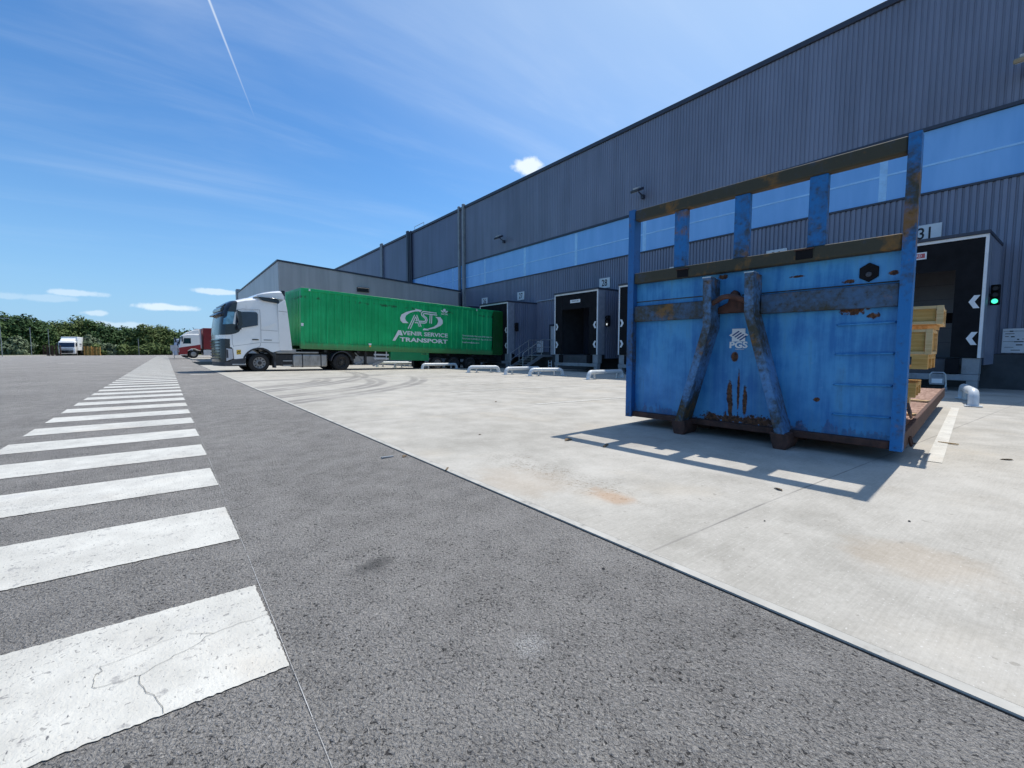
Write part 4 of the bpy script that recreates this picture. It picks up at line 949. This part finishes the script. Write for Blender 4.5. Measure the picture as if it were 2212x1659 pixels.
ltext('VENIR SERVICE', 11.17, 14.4, 2.045, .335, .008); ltext('TRANSPORT', 11.0, 14.38, 1.66, .335, .011)
m = MB(); zz = lambda s, z: L2(s, z)
m.prism(fold([(10.53, 1.58), (10.7, 1.58), (11.03, 2.07), (11.0, 2.2), (10.89, 2.2)]), 'y', YL - .005, YL).prism(fold([(10.95, 2.2), (11.07, 2.2), (11.2, 1.9), (11.06, 1.9)]), 'y', YL - .0052, YL).prism(fold([(10.86, 1.99), (11.08, 1.98), (11.08, 1.92), (10.82, 1.93)]), 'y', YL - .0054, YL)
lp('livery_initial', m, LIV)
m = MB(); cx_, cz_ = L2(14.11, 3.555); m.prism([(cx_ + .1 * cos(2 * pi * k / 18), cz_ + .095 * sin(2 * pi * k / 18)) for k in range(18)], 'y', YL - .005, YL)
m.prism(fold([(13.83, 3.55), (13.95, 3.53), (14.08, 3.44), (14.08, 3.41), (13.93, 3.42)]), 'y', YL - .0052, YL).prism(fold([(14.39, 3.53), (14.27, 3.52), (14.14, 3.44), (14.14, 3.41), (14.29, 3.41)]), 'y', YL - .0052, YL)
lp('winged_emblem', m, LIV); ltext('IATA', 13.89, 14.36, 3.31, .14, .003)
for k, s in enumerate(('Zone Industrielle Marcopolo 2040 Rades Tun', 'Tel: (+216) 71 449 022.33 - Fax: (+) 70 719 1', 'E-mail: www@ast.com.tn')):
    ltext(s, 15.54, (18.1, 18.08, 16.95)[k], 2.0 - .2 * k + (-.04 if k == 2 else 0), .14, .001)
# running gear
cf = MB().box(.3, TL - .2, .75, .9, -.32, -.02).box(.3, TL - .2, 1.65, 1.8, -.32, -.02)
for x in (1.2, 3, 5, 7, 9, 11, 13): cf.box(x, x + .12, .1, 2.45, -.14, -.01)
cf.box(13.5, 13.62, .1, 2.45, -.55, -.4).box(12.9, 13.0, .9, 1.6, -.5, -.1)
lp('trailer_chassis', cf, CHASS)
for y in (.36, 2.12):
    lgp = lp('landing_leg', MB().box(3.5, 3.63, y - .07, y + .07, -.72, -.03).box(3.42, 3.7, y - .12, y + .12, -.78, -.72), CHASS, bevel=.008)
    MB().tube([(3.45, y, -.6), (2.95, y, -.1)], .03, 6).build('leg_brace', GREYM, lgp)
tb = lp('toolbox', MB().box(4.96, 7.54, .0, .5, -.49, -.005), GREENB, bevel=.012)
MB().box(6.98, 7.46, -.004, .0, -.12, -.05).build('maker_plate', GREEN, tb)
x_, z_ = L2(12.66, .76); text('C.E.ME.', .09, INK, tl, 'toolbox_lettering', loc=(7.22, -.008, -.085), sx=1.1, bold=.003)
m = MB()
for z in (-.2, -.42): m.box(3.95, 4.86, .05, .08, z - .045, z + .045)
m.box(4.02, 4.08, .08, .12, -.5, 0).box(4.7, 4.76, .08, .12, -.5, 0); lp('side_guard', m, LGREY)
lp('stowed_bracket', MB().obox((4.35, .2, -.62), (.9, .06, .16), (0, R_(-24), 0)).tube([(2.9, .2, -.75), (3.4, .2, -.55)], .04, 6), GREYM)
for k, x in enumerate((8.2, 9.5, 10.8)):
    zc = -.82 + (.45 - .44) + x * .0155
    wheel(tl, x, .02, zc, r=.44, w=.36, rimmat=RIM if k == 0 else RIMD); wheel(tl, x, 2.53, zc, r=.44, w=.36, near=False, rimmat=RIMD)
    lp('axle', MB().box(x - .07, x + .07, .4, 2.15, zc - .07, zc + .07), CHASS)
lp('mud_flap', MB().box(11.4, 11.43, .05, .5, -.95, -.3).box(11.4, 11.43, 2.05, 2.5, -.95, -.3), BLACK)

# ------------------------------------------------------------------ trucks, stacks and trees at the far end of the yard
def far_cab(t, W_, H, body, lower=None, roof=True, visor=True):
    """a cab-over cab: local x from the nose, y across, z up"""
    prof = [(.12, .35), (0, .9), (.02, 1.5), (.12, 1.75), (.3, 2.75), (.42, 2.95), (1.0, 3.05), (2.1, 3.05), (2.15, .95), (1.95, .95), (1.6, 1.15), (1.2, 1.15), (.85, .9), (.8, .4)]
    k = H / 3.05; prof = [(x, z * k) for x, z in prof]
    c = MB().prism(prof, 'y', 0, W_).build('cab', body, t, bevel=.09, seg=3)
    if lower:
        for y0, y1 in ((-.012, .0), (W_, W_ + .012)): MB().prism([(.02, .45), (.02, 1.25), (2.14, 1.62), (2.14, .95), (1.95, .95), (1.6, 1.15), (1.2, 1.15), (.85, .9), (.8, .45)], 'y', y0, y1).build('lower_panel', lower, t)
        MB().box(-.03, .1, .1, W_ - .1, .38, 1.2).build('lower_front', lower, t, bevel=.03)
    MB().prism([(.085, 1.8 * k), (.30, 2.68 * k), (.27, 2.7 * k), (.055, 1.8 * k)], 'y', .1, W_ - .1).build('windscreen', GLASSD, t)
    for y0, y1 in ((-.01, .02), (W_ - .02, W_ + .01)): MB().prism([(.42, 1.85 * k), (1.2, 1.85 * k), (1.2, 2.55 * k), (.55, 2.55 * k)], 'y', y0, y1).build('side_window', GLASSD, t)
    MB().prism([(.35, .62), (.55, .5), (W_ - .55, .5), (W_ - .35, .62), (W_ - .3, 1.1), (.3, 1.1)], 'x', -.045, .05).build('grille', TRUCKB, t)
    MB().box(-.03, .05, .35, W_ - .35, 1.28, 1.42).build('upper_grille', TRUCKB, t)
    for y in (.28, W_ - .28): MB().box(-.03, .2, y - .2, y + .2, .68, .9).build('headlight', LGREY, t, bevel=.03)
    for y in (-.16, W_ + .16): MB().box(.28, .42, y - .1, y + .1, 1.95, 2.6).build('wing_mirror', TRUCKB, t, bevel=.03)
    if roof: MB().prism([(.5, 3.0 * k), (.9, 3.3 * k), (1.6, 3.62 * k), (2.1, 3.68 * k), (2.14, 3.0 * k)], 'y', .18, W_ - .18).build('roof_fairing', body, t, bevel=.08, seg=3)
    return c
def far_wheels(t, xs_, W_, r=.48):
    for x in xs_:
        for s_, y in ((1, .02), (-1, W_ - .02)):
            y1 = y + s_ * .3; a, b = sorted((y, y1)); ty_ = MB().lathe([(0, a), (r * .95, a), (r, a + .04), (r, b - .04), (r * .95, b), (0, b)], (x, 0, r), 'y', 22).build('tyre', TYRE, t, smooth=True)
            MB().lathe([(0, -.02), (r * .3, -.02), (r * .58, 0)], (x, y - .012 * s_, r), 'y', 16).build('rim', RIM, ty_)
def far_truck(x, y, rz, label, body, box, boxmat, H=3.05, lower=None, L=8.5, skirt=None, roof=True, group=None):
    t = thing('lorry', label, 'truck', (x, y, gz(0)), rz, group=group)
    far_cab(t, 2.5, H, body, lower, roof)
    MB().box(2.2, 2.4 + L, .7, 1.8, .65, .95).build('chassis', CHASS, t)
    b0, b1 = box
    MB().box(2.45, 2.45 + L, 0, 2.5, b0, b1).build('cargo_box', boxmat, t, bevel=.04)
    if skirt:
        for yy in (-.01, 2.44): MB().box(2.4, 5.6, yy, yy + .07, .35, 1.0).build('side_skirt', skirt, t, bevel=.02)
    far_wheels(t, (1.4, 5.9 if not skirt else 6.4, 2.45 + L - 1.4), 2.5)
    return t
def at_x(px, y): d = dir_of(px, 757); return d.x / d.y * y
ft = far_truck(at_x(163, 126.5), 126.5, R_(86), 'white box lorry facing the yard at the far left, pallet stacks on both sides', TRUCKW, (1.05, 3.85), LIV, H=2.95, L=7.6)
m = MB()
for z0, z1, a, b in ((2.2, 2.5, 3.6, 5.4), (1.9, 2.05, 3.7, 5.2)): m.box(a, b, -.012, -.0, z0, z1)
m.build('side_lettering', simple('grey_print', (.2, .2, .22), .5), ft); MB().box(7.9, 8.7, -.012, 0, 1.3, 3.6).build('dark_side_band', simple('band_grey', (.16, .17, .2), .5), ft)
rt = far_truck(at_x(386, 67), 66.0, R_(2), 'white and red tractor with a red curtain trailer, parked beyond the white tractor unit', TRUCKW, (1.05, 3.62), REDT, H=2.85, lower=RED, L=9, skirt=LGREY)
rt.location.z = .11
MB().box(3.9, 6.3, -.012, 0, 1.65, 1.78).build('trailer_stripe', LIV, rt)
bt = far_truck(at_x(373, 72), 72, R_(2), 'pale blue lorry half hidden beyond the red one', BLUW, (1.2, 3.75), LGREY, H=2.45, L=9, roof=False); bt.location.z = .11
sg = thing('small_sign', 'small pale square sign on a post in front of the pale blue lorry', 'sign', (at_x(376, 71), 71, 0)); MB().box(-.03, .03, -.03, .03, 0, 1.4).build('post', GREYM, sg); MB().box(-.36, .36, -.05, -.03, 1.0, 1.7).build('board', LGREY, sg)

def far_pallet(loc, rz, mat, label, group, cache={}):
    if mat.name not in cache:
        m = MB()
        for k in range(5): m.box(-.6, .6, -.4 + k * .17, -.28 + k * .17, .122, .144)
        for x in (-.54, 0, .54): m.box(x - .06, x + .06, -.4, .4, .022, .1215)
        for y in (-.35, 0, .35): m.box(-.6, .6, y - .05, y + .05, 0, .0215)
        o = m.build('wooden_pallet', mat); cache[mat.name] = o
    else:
        o = cache[mat.name].copy(); COL.objects.link(o)
    o.location = loc; o.rotation_euler = (0, 0, rz); tag(o, label, 'pallet', group)
for i, (x, y) in enumerate(((at_x(190, 127) , 127.), (at_x(190, 127) + 1.3, 127.2))):
    for k in range(13 if i == 0 else 12): far_pallet((x + random.uniform(-.04, .04), y, k * .146), random.uniform(-.05, .05), PINE, 'pale yellow wooden pallet in the stacks right of the far left white lorry', 'yellow pallet stacks by the far lorry')
for i, (x, y) in enumerate(((at_x(103, 124.5), 124.5), (at_x(103, 124.5) + 1.25, 124.3))):
    for k in range(14): far_pallet((x + random.uniform(-.04, .04), y, k * .146 + .0), random.uniform(-.05, .05), BROWNW, 'dark brown wooden pallet in the stacks left of the far left white lorry', 'brown pallet stacks by the far lorry')

# leaves: many small tilted blades gathered in clumps
def clump_crown(m, rnd, c, r, n, leaf, squash=.8, hollow=.45):
    for _ in range(n):
        while True:
            d = Vector((rnd.uniform(-1, 1), rnd.uniform(-1, 1), rnd.uniform(-1, 1)))
            if hollow < d.length < 1: break
        p = Vector(c) + Vector((d.x * r, d.y * r, d.z * r * squash))
        nrm = (d + Vector((rnd.uniform(-.7, .7), rnd.uniform(-.7, .7), rnd.uniform(-.2, .9)))).normalized()
        u = nrm.orthogonal().normalized(); u.rotate(Matrix.Rotation(rnd.uniform(0, 6.28), 3, nrm)); w = nrm.cross(u); l = leaf * rnd.uniform(.6, 1.5)
        m.add([p - u * l, p - w * l * .45 + u * l * .1, p + u * l, p + w * l * .5], [(0, 1, 2, 3)])
def tree(x, y, h, w, label, leaf, seed, cat='tree', group='trees along the far edge of the yard', name='tree', base=0, dens=1., low=.25):
    rnd = random.Random(seed); t = thing(name, label, cat, (x, y, base), group=group)
    tm = MB(); th = h * .5
    tm.tube([(0, 0, -.3), (.08, .05, th * .5), (.02, -.05, th), (0, 0, h * .8)], [.03 * h, .024 * h, .017 * h, .006 * h], 8)
    cm_ = MB(); K = 9 + int(w * 1.2)
    for k in range(K):
        f = (k + .5) / K; zc = h * (low + (1 - low - .08) * (f ** .9)); rr = w * .5 * (sin(pi * min(1, .22 + .73 * f)) ** .7)
        a = k * 2.4 + rnd.uniform(-.5, .5); q = rnd.uniform(.25, .8) * rr
        c = (q * cos(a), q * sin(a), min(zc, h * .93) - rnd.uniform(0, .1) * h); s_ = rnd.uniform(.2, .42) * w * (1.05 - .45 * f)
        clump_crown(cm_, rnd, c, s_, int(95 * dens * s_), .27, rnd.uniform(.55, .85))
        tm.tube([(0, 0, th * rnd.uniform(.4, .9)), (c[0] * .5, c[1] * .5, (th + c[2]) * .5), c], [.011 * h, .007 * h, .003 * h], 5)
    tm.build('trunk', BARK, t); cm_.build('crown', leaf, t)
def at(px, y):        # x of a pixel column (2212 wide) at a given distance down the yard
    d = dir_of(px, 757); return d.x / d.y * y
def hgt(px, py, y):
    d = dir_of(px, py); return 1 + d.z / d.y * y
rows = [  # pixel column, top row in the picture, width, distance, leaf, label
 (-22, 676, 8, 138, 1, 'tall tree cut by the left edge, behind the thin pole'), (14, 672, 8, 142, 0, 'tall dark tree, second from the left with the highest tip'), (50, 676, 9.5, 140, 0, 'broad dark tree, third from the left, flat topped'),
 (88, 687, 8, 143, 1, 'mid green tree left of the white box lorry'), (122, 695, 8, 147, 2, 'olive tree straight behind the left half of the white box lorry'), (152, 690, 8, 150, 2, 'loose olive tree straight behind the white box lorry'),
 (176, 683, 7.5, 152, 2, 'tallest tree right behind the white box lorry, airy top'), (207, 689, 8, 150, 1, 'mid green tree above the yellow pallet stacks'), (232, 699, 8, 148, 0, 'rounded dark tree right of the yellow pallet stacks'),
 (262, 705, 8.5, 152, 0, 'dark tree in the low middle of the far row'), (290, 708, 8, 150, 0, 'lowest dark tree in the far row, left of the bushy olive one'), (318, 697, 8, 142, 2, 'bushy olive tree with a high left shoulder'),
 (346, 700, 8.5, 143, 2, 'broad olive tree behind the end of the zebra path'), (372, 710, 8, 145, 1, 'green tree between the zebra path and the parked lorries'), (399, 718, 7, 148, 0, 'small dark tree just left of the parked lorries'),
 (440, 716, 9, 150, 0, 'dark tree top showing above the red trailer'), (472, 713, 8, 150, 0, 'dark tree top beside the windscreen of the white tractor unit')]
for i, (px, py, w, y, lf, lab) in enumerate(rows):
    tree(at(px, y), y, hgt(px, py, y), w, lab, LEAF[lf], 40 + i, low=.12, dens=1.1)
tree(at(198, 134), 134, hgt(198, 718, 134), 3.6, 'slender pale leaved tree between the white box lorry and the yellow pallets', LEAF[3], 90, low=.2, dens=1.3)
tree(at(40, 132), 132, hgt(40, 727, 132), 5, 'low pale bushy tree left of the brown pallet stacks', LEAF[3], 91, low=.05)
for i, (px, py, w, lab) in enumerate(((212, 745, 3.4, 'low shrub right beside the yellow pallet stacks'), (232, 741, 3.2, 'grey green shrub in the hedge row, second from the yellow pallets'), (250, 745, 3.2, 'shrub in the hedge row, third from the yellow pallets'),
        (268, 744, 3.2, 'shrub in the middle of the hedge row'), (285, 746, 2.8, 'small shrub left of the three rounded ones'), (301, 746, 2.8, 'first of the rounded shrubs left of the zebra path end'), (322, 742, 4.4, 'largest rounded shrub by the zebra path end'),
        (346, 743, 3.8, 'rounded shrub behind the zebra path end'), (368, 744, 3.2, 'shrub right of the zebra path end'), (385, 738, 3.2, 'ragged shrub left of the small square sign'))):
    tree(at(px, 131.8), 131.8, hgt(px, py, 131.8), w, lab, LEAF[3 if i in (1, 2) else 2], 120 + i, 'shrub', 'shrubs hedging the far end of the yard', 'shrub', low=.1, dens=1.6)
wd = MB(); rnd = random.Random(5)               # the wood behind them, one dark mass
for k in range(70):
    px = rnd.uniform(-40, 480); y = rnd.uniform(160, 185); hh = hgt(px, 700 if px < 230 else 713, y)
    clump_crown(wd, rnd, (at(px, y), y, max(2.5, hh * rnd.uniform(.25, .66)) + .3), rnd.uniform(3, 4.4), 190, .42, .9, .3)
tag(wd.build('woodland', LEAF[0]), 'dark wood behind the row of trees at the far end of the yard', 'woodland', kind='stuff')
ub = MB()
for k in range(46):
    px = rnd.uniform(-30, 400); y = rnd.uniform(133, 150)
    clump_crown(ub, rnd, (at(px, y), y, .9), rnd.uniform(1.4, 2.2), 130, .3, .8, .2)
tag(ub.build('undergrowth', LEAF[1]), 'low scrub under the trees at the far end of the yard', 'undergrowth', kind='stuff')
for px, top, y, lab in ((4, 688, 108, 'thin steel pole at the left edge of the picture'), (68, 709, 121, 'thin steel pole between the left edge and the brown pallets'), (107, 712, 131, 'thin steel pole just left of the white box lorry'), (300, 733, 130, 'short thin pole in front of the hedge')):
    t = thing('steel_pole', lab, 'pole', (at(px, y), y, .1), group='thin poles along the far edge of the yard')
    H_ = hgt(px, top, y); MB().tube([(0, 0, -.1), (0, 0, H_)], .045, 8).build('shaft', GREYM, t)
    if px == 4: MB().obox((.5, 0, H_ - .05), (1.1, .25, .1)).build('lamp_head', GREYM, t)
    else: MB().box(-.09, .09, -.09, .09, H_ - .1, H_).build('cap', GREYM, t)

# ------------------------------------------------------------------ small litter on the yard
LEAFB = simple('dry_leaf', (.14, .1, .06), .9, var=.4, vs=20); DARKL = simple('dark_scrap', (.03, .03, .032), .8)
def litter(x, y, s, kind, label, rz=0, mat=None):
    z = (.011 if x > 1.87 else 0) + gz(x)
    if kind == 'leaf':
        m = MB(); P = [(-s, 0, .002), (-.4 * s, .35 * s, .3 * s), (.5 * s, .3 * s, .22 * s), (s, 0, .05 * s), (.4 * s, -.35 * s, .12 * s), (-.5 * s, -.3 * s, .2 * s), (0, 0, .03 * s)]
        m.add(P, [(0, 1, 6), (1, 2, 6), (2, 3, 6), (3, 4, 6), (4, 5, 6), (5, 0, 6)]); o = m.build('dry_leaf', mat or LEAFB); cat = 'leaf'
    elif kind == 'stone':
        m = MB(); r_ = random.Random(int(s * 1e4)); m.lathe([(0, -.25 * s), (.7 * s, -.2 * s), (s, .1 * s), (.6 * s, .5 * s), (0, .6 * s)], (0, 0, .25 * s), 'z', 7)
        m.v = [(a * r_.uniform(.75, 1.2), b * r_.uniform(.7, 1.1), c) for a, b, c in m.v]; o = m.build('pebble', mat or DARKL); cat = 'stone'
    else:
        o = MB().obox((0, 0, .008), (2 * s, .3 * s, .012), (.1, .05, 0)).build('wood_splinter', mat or PINEP); cat = 'wood scrap'
    o.location = (x, y, z); o.rotation_euler = (0, 0, rz); tag(o, label, cat)
litter(-.71, 2.66, .03, 'leaf', 'folded black scrap lying between two painted bars', .4, DARKL)
litter(-.12, 1.36, .009, 'stone', 'small dark stone just before the nearest painted bar')
litter(3.52, 3.55, .075, 'leaf', 'curled brown leaf in the leftmost lit window of the headboard shadow', .2)
litter(3.45, 1.35, .045, 'leaf', 'small curled leaf in the rightmost lit window of the headboard shadow', 1.)
litter(6.62, 1.22, .06, 'leaf', 'flat brown leaf between the blue flat and the painted bay line', .5)
litter(6.95, .98, .09, 'wood', 'thin wood splinter lying across the painted bay line', 1.2)
litter(6.3, .48, .055, 'leaf', 'long brown leaf on the concrete right of the bay line', 2.2)
litter(3.4, .62, .008, 'stone', 'dark pebble on the open concrete at the lower right'); litter(2.72, 1.13, .006, 'stone', 'dark crumb on the concrete below the headboard shadow')
litter(3.62, 3.1, .08, 'wood', 'short stick at the edge of the headboard shadow, near its left end', .5, LEAFB)
litter(1.75, 3.95, .05, 'leaf', 'tuft of dry weed at the concrete edge', .8); litter(1.6, 4.0, .06, 'wood', 'dull grey splinter on the asphalt beside the concrete edge', .1, GREYM)
litter(1.83, 3.28, .05, 'wood', 'dark stick on the edge of the concrete', .9, LEAFB); litter(2.9, 4.4, .025, 'leaf', 'small leaf on the pale concrete beyond the concrete edge', .3)
litter(1.55, 1.33, .008, 'stone', 'black crumb on the asphalt near the concrete edge'); litter(5.2, 7.3, .06, 'leaf', 'small dark leaf on the concrete beside a bay line', .9)
